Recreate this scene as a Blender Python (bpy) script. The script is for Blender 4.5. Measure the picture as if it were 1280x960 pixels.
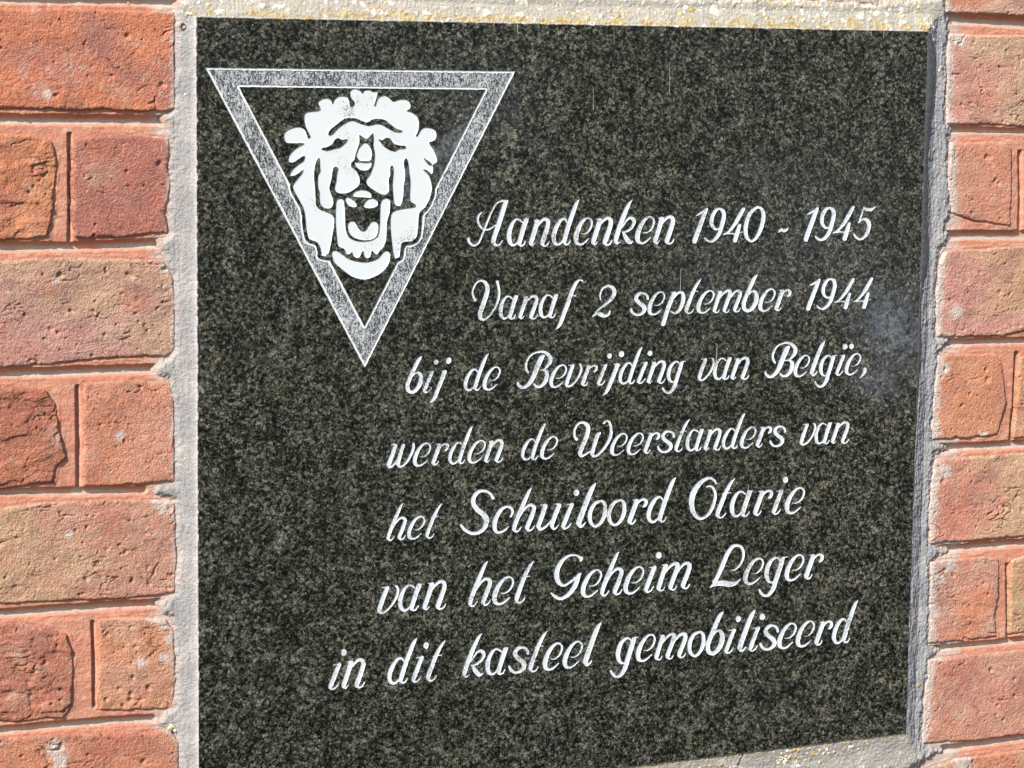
import bpy, math, random
import numpy as np
from mathutils import Matrix, Vector
from mathutils.geometry import delaunay_2d_cdt

for o in list(bpy.data.objects):
    bpy.data.objects.remove(o)
scene = bpy.context.scene
rnd = random.Random(11)

# ------------------------------------------------------------------ camera
# The granite slab is 0.55 m wide; its face lies in the plane y = 0, top left corner at the origin.
SW = 0.55
PX, PY = 640.0, 480.0
def solve_camera():
    src = [(0, 0), (1, 0), (1, 1), (0, 1)]
    dst = np.array([(246, 22), (1160, 40), (1132, 916), (249.6, 1024)], float) - [PX, PY]
    A = []
    for (X, Y), (x, y) in zip(src, dst):
        A.append([X, Y, 1, 0, 0, 0, -x*X, -x*Y, -x])
        A.append([0, 0, 0, X, Y, 1, -y*X, -y*Y, -y])
    H = np.linalg.svd(np.array(A))[2][-1].reshape(3, 3)
    h1, h2, h3 = H.T
    f = math.sqrt(-(h1[0]*h2[0] + h1[1]*h2[1]) / (h1[2]*h2[2]))
    K = np.diag([1/f, 1/f, 1.0])
    a, b, t = K @ h1, K @ h2, K @ h3
    s = 1.0 / np.linalg.norm(a)
    if t[2] < 0: s = -s
    r1, r2, t = a*s, b*s, t*s
    hw = np.linalg.norm(r2)
    r2 = r2 / hw
    r3 = np.cross(r1, r2)
    return f, r1, r2, r3, t*SW, hw
F, R1, R2, R3, T, HW = solve_camera()
SH = SW * HW
M3 = np.stack([R1, R3, -R2], axis=1)        # world -> camera (x right, y down, z forward)
U_, _, Vt_ = np.linalg.svd(M3); M3 = U_ @ Vt_
CAM = -M3.T @ T
def wall(px, py, d=0.0):
    """photo pixel -> (X, Z) on the wall plane y = d"""
    px = np.asarray(px, float); py = np.asarray(py, float)
    v = np.stack([(px - PX)/F, (py - PY)/F, np.ones_like(px)], -1) @ M3
    k = (d - CAM[1]) / v[..., 1]
    return CAM[0] + v[..., 0]*k, CAM[2] + v[..., 2]*k
def photo(X, Z, d=0.0):
    P = np.stack([X, np.full_like(X, d), Z], -1) @ M3.T + T
    return P[..., 0]/P[..., 2]*F + PX, P[..., 1]/P[..., 2]*F + PY

cam_data = bpy.data.cameras.new("camera")
cam = bpy.data.objects.new("camera", cam_data)
scene.collection.objects.link(cam)
Rbl = M3.T @ np.diag([1, -1, -1])
mw = Matrix([list(Rbl[i]) + [CAM[i]] for i in range(3)] + [[0, 0, 0, 1]])
cam.matrix_world = mw
cam_data.sensor_fit = 'HORIZONTAL'; cam_data.sensor_width = 36.0
cam_data.lens = F / 1280 * 36.0
cam_data.clip_start = 0.01; cam_data.clip_end = 500
scene.camera = cam

# ------------------------------------------------------------------ light
# direction from the wall towards the sun: up and to the left of the viewer
SUN = Vector((-0.64, -0.47, 0.62)).normalized()
elev = math.asin(SUN.z)
world = bpy.data.worlds.new("World"); scene.world = world; world.use_nodes = True
wn = world.node_tree; bg = wn.nodes['Background']
sky = wn.nodes.new('ShaderNodeTexSky'); sky.sky_type = 'NISHITA'; sky.sun_disc = False
sky.sun_elevation = elev
sky.sun_rotation = math.atan2(SUN.x, SUN.y)
wn.links.new(sky.outputs[0], bg.inputs[0]); bg.inputs[1].default_value = 0.11
sun_d = bpy.data.lights.new("sun", 'SUN'); sun_d.energy = 5.0; sun_d.angle = math.radians(0.53)
sun_d.color = (1.0, 0.95, 0.88)
sun = bpy.data.objects.new("sun", sun_d); scene.collection.objects.link(sun)
sun.rotation_euler = SUN.to_track_quat('Z', 'Y').to_euler(); sun.location = (-2, -3, 3)
scene.view_settings.view_transform = 'Standard'; scene.view_settings.look = 'None'
scene.view_settings.gamma = 1.0; scene.view_settings.exposure = 0.42

# ------------------------------------------------------------------ noise and fields
class Noise:
    def __init__(s, seed):
        r = np.random.default_rng(seed)
        a = r.random((256, 256))*2*math.pi
        s.gx, s.gy = np.cos(a), np.sin(a)
    def __call__(s, x, y):
        xi = np.floor(x).astype(np.int64); yi = np.floor(y).astype(np.int64)
        fx, fy = x - xi, y - yi
        u = fx*fx*fx*(fx*(fx*6 - 15) + 10); v = fy*fy*fy*(fy*(fy*6 - 15) + 10)
        def g(dx, dy):
            a, b = (xi + dx) & 255, (yi + dy) & 255
            return s.gx[b, a]*(fx - dx) + s.gy[b, a]*(fy - dy)
        return 1.4*((g(0, 0)*(1 - u) + g(1, 0)*u)*(1 - v) + (g(0, 1)*(1 - u) + g(1, 1)*u)*v)
N = [Noise(i + 5) for i in range(6)]
def fbm(x, y, o=4, k=0, gain=0.5):
    t = 0; a = 1; n = 0
    for i in range(o):
        c_, s_ = math.cos(0.6 + 1.1*i), math.sin(0.6 + 1.1*i); f_ = 2.03**i
        t = t + a*N[(k + i) % 6]((x*c_ - y*s_)*f_ + 17.3*i, (x*s_ + y*c_)*f_ + 9.1*i); n += a; a *= gain
    return t/n*1.3
def sstep(a, b, x):
    t = np.clip((x - a)/(b - a), 0, 1); return t*t*(3 - 2*t)
def mix(a, b, t): return a*(1 - t) + b*t
def poly_sdf(x, y, P):
    """signed distance, negative inside"""
    P = np.asarray(P, float); shp = x.shape; x = x.ravel(); y = y.ravel()
    d2 = np.full(x.shape, 1e18); ins = np.zeros(x.shape, bool)
    Q = np.roll(P, -1, 0)
    for (ax, ay), (bx, by) in zip(P, Q):
        ex, ey = bx - ax, by - ay
        L = ex*ex + ey*ey
        if L < 1e-14: continue
        wx, wy = x - ax, y - ay
        t = np.clip((wx*ex + wy*ey)/L, 0, 1)
        d2 = np.minimum(d2, (wx - t*ex)**2 + (wy - t*ey)**2)
        if ay != by:
            c = ((ay > y) != (by > y)) & (x < (bx - ax)*(y - ay)/(by - ay) + ax)
            ins ^= c
    d = np.sqrt(d2)
    return np.where(ins, -d, d).reshape(shp)
def line_dist(x, y, P):
    d2 = np.full(x.shape, 1e18)
    for (ax, ay), (bx, by) in zip(P[:-1], P[1:]):
        ex, ey = bx - ax, by - ay; L = ex*ex + ey*ey
        t = np.clip(((x - ax)*ex + (y - ay)*ey)/L, 0, 1)
        d2 = np.minimum(d2, (x - ax - t*ex)**2 + (y - ay - t*ey)**2)
    return np.sqrt(d2)
def catmull(P, n=5, closed=False):
    P = np.asarray(P, float)
    if closed: E = np.vstack([P[-1], P, P[0], P[1]])
    else:
        if len(P) == 2: return P
        E = np.vstack([2*P[0] - P[1], P, 2*P[-1] - P[-2]])
    out = []
    for i in range(1, len(E) - 2):
        p0, p1, p2, p3 = E[i-1:i+3]
        for k in range(n):
            t = k/n
            out.append(0.5*((2*p1) + (p2 - p0)*t + (2*p0 - 5*p1 + 4*p2 - p3)*t*t + (3*p1 - p0 - 3*p2 + p3)*t**3))
    if not closed: out.append(P[-1])
    return np.array(out)

# ------------------------------------------------------------------ object helpers
C = scene.collection
def link(name, me, mat=None, parent=None):
    o = bpy.data.objects.new(name, me); C.objects.link(o)
    if mat: me.materials.append(mat)
    if parent: o.parent = parent
    return o
def np_mesh(name, V, Fq, cols=None, attrs=None, smooth=True):
    me = bpy.data.meshes.new(name)
    V = np.asarray(V, np.float32); Fq = np.asarray(Fq, np.int32)
    n = Fq.shape[1]
    me.vertices.add(len(V)); me.vertices.foreach_set('co', V.ravel())
    me.loops.add(Fq.size); me.loops.foreach_set('vertex_index', Fq.ravel())
    me.polygons.add(len(Fq))
    me.polygons.foreach_set('loop_start', np.arange(0, Fq.size, n, dtype=np.int32))
    me.polygons.foreach_set('loop_total', np.full(len(Fq), n, np.int32))
    me.update(calc_edges=True)
    me.polygons.foreach_set('use_smooth', np.full(len(Fq), bool(smooth)))
    if cols is not None:
        a = me.color_attributes.new('tint', 'FLOAT_COLOR', 'POINT')
        c = np.ones((len(V), 4), np.float32); c[:, :3] = cols
        a.data.foreach_set('color', c.ravel())
    for k, v in (attrs or {}).items():
        a = me.attributes.new(k, 'FLOAT', 'POINT'); a.data.foreach_set('value', np.asarray(v, np.float32).ravel())
    return me
def grid_mesh(name, X, Y, Z, keep, cols=None, attrs=None):
    """regular grid, only cells with keep"""
    nj, ni = X.shape
    idx = np.arange(ni*nj).reshape(nj, ni)
    q = np.stack([idx[:-1, :-1], idx[:-1, 1:], idx[1:, 1:], idx[1:, :-1]], -1)[keep]
    used = np.unique(q); remap = np.full(ni*nj, -1, np.int64); remap[used] = np.arange(len(used))
    V = np.stack([X.ravel(), Y.ravel(), Z.ravel()], -1)[used]
    cc = cols.reshape(-1, 3)[used] if cols is not None else None
    at = {k: v.ravel()[used] for k, v in (attrs or {}).items()}
    return np_mesh(name, V, remap[q], cc, at)
def lin(r, g, b):
    f = lambda c: (c/255)/12.92 if c/255 < 0.04045 else ((c/255 + 0.055)/1.055)**2.4
    return np.array([f(r), f(g), f(b)])
def empty(name, loc, label, cat):
    o = bpy.data.objects.new(name, None); C.objects.link(o); o.location = loc
    o.empty_display_size = 0.05
    o['label'] = label; o['category'] = cat
    return o

# ------------------------------------------------------------------ materials
def new_mat(name):
    m = bpy.data.materials.new(name); m.use_nodes = True
    nt = m.node_tree; b = nt.nodes['Principled BSDF']
    return m, nt, b
def nd(nt, t, **kw):
    n = nt.nodes.new(t)
    for k, v in kw.items():
        if k in n.inputs: n.inputs[k].default_value = v
        else: setattr(n, k, v)
    return n
def tex_noise(nt, co, scale, detail=3, rough=0.6, dist=0.0):
    n = nd(nt, 'ShaderNodeTexNoise'); n.inputs['Scale'].default_value = scale
    n.inputs['Detail'].default_value = detail; n.inputs['Roughness'].default_value = rough
    n.inputs['Distortion'].default_value = dist
    nt.links.new(co, n.inputs['Vector']); return n.outputs['Fac']
def ramp(nt, fac, stops, interp='LINEAR'):
    r = nd(nt, 'ShaderNodeValToRGB'); r.color_ramp.interpolation = interp
    e = r.color_ramp.elements
    while len(e) < len(stops): e.new(0.5)
    for el, (p, c) in zip(e, stops):
        el.position = p; el.color = (c, c, c, 1) if isinstance(c, (int, float)) else (*c, 1)
    nt.links.new(fac, r.inputs[0]); return r.outputs[0]
def mixc(nt, a, b, fac, mode='MIX'):
    m = nd(nt, 'ShaderNodeMix', data_type='RGBA', blend_type=mode)
    for s, v in ((m.inputs[6], a), (m.inputs[7], b), (m.inputs[0], fac)):
        if isinstance(v, bpy.types.NodeSocket): nt.links.new(v, s)
        elif isinstance(v, (int, float)): s.default_value = v if s.type == 'VALUE' else (v, v, v, 1)
        else: s.default_value = (*v, 1)
    return m.outputs[2]
def mth(nt, op, a, b=0.0):
    m = nd(nt, 'ShaderNodeMath', operation=op)
    for s, v in ((m.inputs[0], a), (m.inputs[1], b)):
        if isinstance(v, bpy.types.NodeSocket): nt.links.new(v, s)
        else: s.default_value = v
    return m.outputs[0]
def bump(nt, bsdf, h, dist, strength=1.0):
    b = nd(nt, 'ShaderNodeBump'); b.inputs['Strength'].default_value = strength
    b.inputs['Distance'].default_value = dist
    nt.links.new(h, b.inputs['Height']); nt.links.new(b.outputs[0], bsdf.inputs['Normal'])
def position(nt):
    g = nd(nt, 'ShaderNodeNewGeometry'); return g.outputs['Position']

def earth_mat(name, fine, grit, rough=0.92, contrast=0.22):
    """brick / mortar: tint attribute, grain variation and fine relief"""
    m, nt, b = new_mat(name); co = position(nt)
    a = nd(nt, 'ShaderNodeAttribute', attribute_name='tint')
    n1 = tex_noise(nt, co, 900, 3, 0.7)
    n2 = tex_noise(nt, co, 260, 4, 0.65)
    n3 = tex_noise(nt, co, 60, 3, 0.6)
    v = mth(nt, 'ADD', mth(nt, 'MULTIPLY', n1, 0.45), mth(nt, 'ADD', mth(nt, 'MULTIPLY', n2, 0.35), mth(nt, 'MULTIPLY', n3, 0.2)))
    g = ramp(nt, v, [(0.30, 1 - contrast*1.6), (0.5, 1.0), (0.72, 1 + contrast)])
    col = mixc(nt, a.outputs['Color'], g, 1.0, 'MULTIPLY')
    # scattered pale grains
    vo = nd(nt, 'ShaderNodeTexVoronoi'); vo.inputs['Scale'].default_value = 330
    nt.links.new(co, vo.inputs['Vector'])
    sp = ramp(nt, vo.outputs['Distance'], [(0.10, 1.0), (0.2, 0.0)])
    rr = nd(nt, 'ShaderNodeSeparateColor'); nt.links.new(vo.outputs['Color'], rr.inputs[0])
    sel = ramp(nt, rr.outputs[0], [(0.955, 0.0), (0.97, 0.5)])
    col = mixc(nt, col, (0.62, 0.54, 0.44), mth(nt, 'MULTIPLY', sp, sel))
    nt.links.new(col, b.inputs['Base Color']); b.inputs['Roughness'].default_value = rough
    b.inputs['Specular IOR Level'].default_value = 0.25
    h = mth(nt, 'ADD', mth(nt, 'MULTIPLY', tex_noise(nt, co, 1300, 3, 0.7), fine), mth(nt, 'MULTIPLY', tex_noise(nt, co, 760, 3, 0.65), grit))
    bump(nt, b, h, 0.001)
    return m
MAT_BRICK = earth_mat('brick_clay', 0.9, 1.9, contrast=0.30)
MAT_MORTAR = earth_mat('red_mortar', 0.4, 0.8, contrast=0.16)
MAT_CEMENT = earth_mat('grey_cement', 0.8, 1.1, contrast=0.20)

def granite():
    m, nt, b = new_mat('black_granite'); co = position(nt)
    # flatten depth so the grain is a section through the stone
    warp = nd(nt, 'ShaderNodeTexNoise'); warp.inputs['Scale'].default_value = 420; warp.inputs['Detail'].default_value = 2
    nt.links.new(co, warp.inputs['Vector'])
    off = nd(nt, 'ShaderNodeVectorMath', operation='MULTIPLY_ADD')
    nt.links.new(warp.outputs['Color'], off.inputs[0]); off.inputs[1].default_value = (0.0016,)*3
    nt.links.new(co, off.inputs[2]); cw = off.outputs[0]
    def vor(scale):
        v = nd(nt, 'ShaderNodeTexVoronoi'); v.inputs['Scale'].default_value = scale
        nt.links.new(cw, v.inputs['Vector'])
        s = nd(nt, 'ShaderNodeSeparateColor'); nt.links.new(v.outputs['Color'], s.inputs[0])
        return v, s
    v1, s1 = vor(520); v2, s2 = vor(1200)
    big = tex_noise(nt, co, 62, 5, 0.65)
    mid = tex_noise(nt, co, 270, 5, 0.78)
    val = mth(nt, 'ADD', mth(nt, 'MULTIPLY', s1.outputs[0], 0.36), mth(nt, 'ADD', mth(nt, 'MULTIPLY', s2.outputs[0], 0.40),
          mth(nt, 'ADD', mth(nt, 'MULTIPLY', big, 0.66), mth(nt, 'MULTIPLY', mid, 0.85))))
    val = mth(nt, 'SUBTRACT', val, 0.645)
    c1 = ramp(nt, val, [(0.30, (0.0025, 0.0027, 0.0025)), (0.43, (0.015, 0.016, 0.0135)), (0.56, (0.044, 0.044, 0.037)), (0.70, (0.10, 0.099, 0.086)), (0.90, (0.24, 0.235, 0.21))])
    warm = ramp(nt, tex_noise(nt, co, 110, 4, 0.65), [(0.54, 0.0), (0.72, 0.6)])
    c1 = mixc(nt, c1, (0.99, 1.0, 0.93), 1.0, 'MULTIPLY')
    col = mixc(nt, c1, (1.22, 1.10, 0.60), warm, 'MULTIPLY')
    cool = ramp(nt, tex_noise(nt, co, 42, 3, 0.6), [(0.50, 0.0), (0.72, 0.7)])
    col = mixc(nt, col, (0.88, 1.0, 1.12), cool, 'MULTIPLY')
    drift = tex_noise(nt, co, 7, 4, 0.6)
    col = mixc(nt, col, ramp(nt, drift, [(0.32, (0.76, 0.80, 0.73)), (0.5, (0.99, 0.99, 0.96)), (0.68, (1.16, 1.13, 1.12))]), 1.0, 'MULTIPLY')
    # sparse bright crystals
    v3, s3 = vor(560)
    fl = mth(nt, 'MULTIPLY', ramp(nt, s3.outputs[1], [(0.972, 0.0), (0.985, 1.0)]), ramp(nt, v3.outputs['Distance'], [(0.18, 1.0), (0.42, 0.0)]))
    col = mixc(nt, col, (0.62, 0.60, 0.54), fl)
    # bluish grey smears and worn paint, plus reflected haze painted into the colour
    st = nd(nt, 'ShaderNodeAttribute', attribute_name='smear_and_sheen')
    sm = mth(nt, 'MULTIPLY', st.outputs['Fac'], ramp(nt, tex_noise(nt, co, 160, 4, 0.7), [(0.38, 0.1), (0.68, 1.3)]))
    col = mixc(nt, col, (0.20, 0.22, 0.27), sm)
    nt.links.new(col, b.inputs['Base Color'])
    b.inputs['Roughness'].default_value = 0.34; b.inputs['Specular IOR Level'].default_value = 0.28
    nt.links.new(ramp(nt, mth(nt, 'ADD', mth(nt, 'MULTIPLY', mid, 0.5), mth(nt, 'MULTIPLY', tex_noise(nt, co, 9, 4, 0.6), 0.5)), [(0.3, 0.24), (0.7, 0.5)]), b.inputs['Roughness'])
    bump(nt, b, tex_noise(nt, co, 500, 3), 0.00006, 0.5)
    return m
MAT_GRANITE = granite()

def paint(name, col, wear_lo, wear_hi):
    m, nt, b = new_mat(name); co = position(nt)
    w = tex_noise(nt, co, 900, 4, 0.75)
    n2 = tex_noise(nt, co, 45, 3, 0.6)
    ww = mth(nt, 'ADD', mth(nt, 'MULTIPLY', w, 0.8), mth(nt, 'MULTIPLY', mth(nt, 'SUBTRACT', n2, 0.21), 0.6))
    k = ramp(nt, ww, [(wear_lo, 1.0), (wear_hi, 0.0)])
    c = mixc(nt, col, (0.20, 0.20, 0.21), k)
    c = mixc(nt, c, (1.0, 0.95, 0.86), ramp(nt, tex_noise(nt, co, 70, 3), [(0.58, 0.0), (0.75, 0.5)]), 'MULTIPLY')
    nt.links.new(c, b.inputs['Base Color']); b.inputs['Roughness'].default_value = 0.75
    b.inputs['Specular IOR Level'].default_value = 0.3
    bump(nt, b, tex_noise(nt, co, 1100, 3, 0.7), 0.0002, 0.6)
    return m
MAT_WHITE = paint('white_paint', (0.64, 0.68, 0.71), 0.41, 0.54)
MAT_LION = paint('white_paint_bright', (0.66, 0.70, 0.715), 0.345, 0.455)
def stipple():
    m, nt, b = new_mat('frosted_stipple'); co = position(nt)
    w = tex_noise(nt, co, 1150, 3, 0.75)
    uneven = tex_noise(nt, co, 60, 4, 0.7)
    st_ = nd(nt, 'ShaderNodeMapping'); st_.inputs['Rotation'].default_value = (0, math.radians(-38), 0); st_.inputs['Scale'].default_value = (1, 1, 0.32)
    nt.links.new(co, st_.inputs['Vector'])
    w2 = tex_noise(nt, st_.outputs[0], 1000, 3, 0.75)
    w = mth(nt, 'ADD', mth(nt, 'MULTIPLY', w, 0.55), mth(nt, 'ADD', mth(nt, 'MULTIPLY', w2, 0.45), mth(nt, 'MULTIPLY', mth(nt, 'SUBTRACT', uneven, 0.5), 0.22)))
    c = ramp(nt, w, [(0.425, (0.016, 0.017, 0.019)), (0.49, (0.15, 0.16, 0.165)), (0.55, (0.52, 0.54, 0.56))])
    nt.links.new(c, b.inputs['Base Color']); b.inputs['Roughness'].default_value = 0.8
    bump(nt, b, w, 0.0003, 0.5)
    return m
MAT_STIPPLE = stipple()
def simple(name, col, rough=0.8, sc=300, amp=0.15, b_amt=0.0003):
    m, nt, b = new_mat(name); co = position(nt)
    n = tex_noise(nt, co, sc, 4, 0.65)
    c = mixc(nt, col, ramp(nt, n, [(0.3, 1 - amp*1.5), (0.7, 1 + amp)]), 1.0, 'MULTIPLY')
    nt.links.new(c, b.inputs['Base Color']); b.inputs['Roughness'].default_value = rough
    bump(nt, b, tex_noise(nt, co, sc*3, 3, 0.7), b_amt, 0.7)
    return m
MAT_SEAL = simple('dark_grey_sealant', (0.135, 0.138, 0.142), 0.6, 350, 0.35, 0.0004)
MAT_STREAK = simple('lime_drip', (0.40, 0.395, 0.37), 0.8)
MAT_METAL, _nt, _b = new_mat('dull_copper'); _b.inputs['Base Color'].default_value = (0.38, 0.25, 0.16, 1)
_b.inputs['Metallic'].default_value = 0.7; _b.inputs['Roughness'].default_value = 0.45
_n = tex_noise(_nt, position(_nt), 800, 3)
bump(_nt, _b, _n, 0.0002)
MAT_LICHEN, _nt, _b = new_mat('lichen')
_a = nd(_nt, 'ShaderNodeAttribute', attribute_name='tint')
_c = mixc(_nt, _a.outputs['Color'], ramp(_nt, tex_noise(_nt, position(_nt), 1200, 3), [(0.35, 0.7), (0.65, 1.15)]), 1.0, 'MULTIPLY')
_nt.links.new(_c, _b.inputs['Base Color']); _b.inputs['Roughness'].default_value = 0.95

# ================================================================== BRICK WALL
WALL = empty('brick_wall', (SW/2, 0.03, -SH),
             'weathered salmon red brick wall with red mortar joints around the dark plaque', 'wall')
D_BRICK, D_MORTAR, D_GROOVE = 0.0065, 0.0085, 0.0125

# bricks traced as outlines (photo units) with their two main fired colours
BR = lambda *p: list(p)
bricks = [
 # left of the plaque
 (BR((-150, -146), (216, -140), (220, -10), (218, -9), (-150, -14)), (200,128,104), (226,150,116), 'fold'),
 (BR((-150, 6), (0, 10), (110, 11), (219, 16), (219, 136), (205, 139), (100, 138), (0, 136), (-150, 134)), (208,134,112), (228,138,98), 'plain'),
 (BR((-150, 168), (-48, 169), (-50, 296), (-150, 296)), (205,140,110), (220,140,110), 'plain'),
 (BR((-34, 168), (40, 168), (66, 176), (72, 200), (69, 240), (66, 270), (60, 298), (0, 301), (-36, 301)), (228,152,106), (206,126,92), 'fold'),
 (BR((91, 173), (140, 168), (212, 172), (214, 230), (209, 262), (212, 291), (160, 296), (91, 299)), (206,130,108), (194,122,106), 'plain'),
 (BR((-150, 322), (0, 326), (60, 322), (140, 323), (205, 326), (218, 345), (220, 400), (219, 438), (208, 447), (190, 446), (120, 449), (60, 456), (0, 461), (-150, 466)), (212,168,138), (212,158,142), 'rough'),
 (BR((-150, 482), (-52, 482), (-50, 612), (-150, 614)), (215,150,120), (200,130,100), 'plain'),
 (BR((-36, 484), (30, 484), (58, 487), (70, 505), (74, 535), (80, 558), (84, 572), (70, 585), (66, 604), (0, 612), (-38, 614)), (206,130,98), (188,116,90), 'fold'),
 (BR((105, 479), (150, 476), (214, 477), (218, 500), (219, 560), (219, 603), (160, 607), (103, 609)), (228,158,130), (222,146,112), 'plain'),
 (BR((-150, 640), (0, 634), (60, 628), (130, 625), (220, 626), (222, 700), (219, 743), (150, 749), (60, 752), (0, 756), (-150, 764)), (214,168,132), (216,156,130), 'rough'),
 (BR((-150, 786), (-50, 783), (-48, 908), (-150, 916)), (214,150,116), (190,120,96), 'plain'),
 (BR((-36, 782), (30, 780), (62, 786), (84, 793), (92, 810), (92, 850), (90, 884), (80, 897), (30, 902), (0, 903), (-34, 906)), (196,126,102), (210,136,104), 'fold'),
 (BR((122, 775), (160, 772), (208, 773), (219, 790), (220, 850), (218, 886), (160, 889), (124, 888)), (224,152,112), (226,164,132), 'pits'),
 (BR((-150, 930), (0, 922), (100, 918), (214, 914), (224, 925), (226, 980), (226, 1045), (-150, 1060)), (210,132,104), (226,148,112), 'rough'),
 # further left, beyond the frame
 (BR((-420, 6), (-168, 4), (-168, 134), (-420, 136)), (210,134,108), (222,150,120), 'plain'),
 (BR((-330, 168), (-168, 166), (-168, 296), (-330, 298)), (210,134,108), (222,150,120), 'rough'),
 (BR((-420, 326), (-168, 324), (-168, 466), (-420, 468)), (210,134,108), (222,150,120), 'rough'),
 (BR((-330, 484), (-168, 482), (-168, 614), (-330, 616)), (210,134,108), (222,150,120), 'plain'),
 (BR((-420, 644), (-168, 642), (-168, 766), (-420, 768)), (210,134,108), (222,150,120), 'plain'),
 (BR((-330, 788), (-168, 786), (-168, 918), (-330, 920)), (210,134,108), (222,150,120), 'fold'),
 (BR((-420, 936), (-168, 934), (-168, 1060), (-420, 1062)), (210,134,108), (222,150,120), 'plain'),
 # above the plaque
 (BR((236, -150), (480, -146), (480, -14), (236, -12)), (214,140,112), (226,150,116), 'plain'),
 (BR((496, -146), (610, -146), (610, -12), (496, -13)), (206,160,128), (214,150,126), 'plain'),
 (BR((626, -146), (860, -142), (860, -2), (626, -9)), (222,150,118), (210,140,110), 'plain'),
 (BR((876, -140), (980, -140), (976, 4), (940, 5), (876, 0)), (214,140,112), (226,150,116), 'plain'),
 (BR((996, -140), (1130, -140), (1098, 6), (1060, 5), (1020, 1), (996, 0)), (226,150,124), (226,150,116), 'plain'),
 (BR((1146, -140), (1176, -140), (1175, 2), (1168, 7), (1157, 5), (1146, 0)), (222,120,88), (226,150,116), 'plain'),
 # right of the plaque
 (BR((1190, -140), (1440, -130), (1440, 30), (1280, 20), (1184, 16), (1182, -6)), (226,176,150), (230,150,112), 'plain'),
 (BR((1186, 42), (1280, 44), (1440, 52), (1440, 166), (1280, 158), (1230, 156), (1184, 156), (1183, 90)), (222,178,146), (228,160,138), 'rough'),
 (BR((1188, 178), (1258, 177), (1266, 184), (1266, 240), (1264, 282), (1215, 276), (1190, 266), (1184, 230)), (230,154,124), (224,160,128), 'plain'),
 (BR((1282, 180), (1440, 182), (1440, 290), (1282, 286)), (226,150,124), (214,140,112), 'plain'),
 (BR((1182, 313), (1230, 311), (1280, 307), (1440, 304), (1440, 412), (1280, 414), (1255, 420), (1172, 422), (1169, 380), (1174, 330)), (222,172,134), (226,160,142), 'rough'),
 (BR((1172, 444), (1246, 442), (1252, 450), (1256, 480), (1258, 500), (1252, 530), (1248, 544), (1210, 548), (1164, 551), (1167, 500)), (230,156,118), (222,146,108), 'plain'),
 (BR((1275, 446), (1290, 440), (1440, 434), (1440, 540), (1268, 548), (1271, 500)), (222,164,124), (214,140,106), 'rough'),
 (BR((1168, 574), (1280, 566), (1440, 556), (1440, 652), (1280, 671), (1220, 676), (1163, 680), (1160, 640)), (222,176,138), (226,152,126), 'rough'),
 (BR((1163, 702), (1230, 696), (1250, 698), (1250, 740), (1245, 770), (1247, 797), (1200, 802), (1161, 805)), (228,150,112), (222,160,134), 'pits'),
 (BR((1265, 700), (1290, 692), (1440, 680), (1440, 770), (1262, 794)), (214,174,128), (220,160,120), 'rough'),
 (BR((1160, 824), (1280, 812), (1440, 798), (1440, 896), (1280, 919), (1220, 926), (1152, 931), (1155, 880)), (220,148,126), (226,164,136), 'plain'),
 (BR((1168, 958), (1200, 948), (1280, 938), (1440, 922), (1440, 1040), (1150, 1070), (1146, 968)), (228,148,112), (214,168,130), 'pits'),
 # below the plaque
 (BR((236, 1086), (470, 1058), (470, 1160), (236, 1180)), (214,140,112), (226,150,116), 'plain'),
 (BR((486, 1056), (600, 1042), (600, 1150), (486, 1160)), (214,160,122), (226,150,116), 'plain'),
 (BR((616, 1040), (850, 1010), (850, 1120), (616, 1148)), (222,140,112), (226,150,116), 'plain'),
 (BR((866, 1008), (1132, 972), (1136, 1080), (866, 1118)), (222,146,112), (226,160,126), 'plain'),
]
KA = 0.80      # lit photo value -> surface colour
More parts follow.
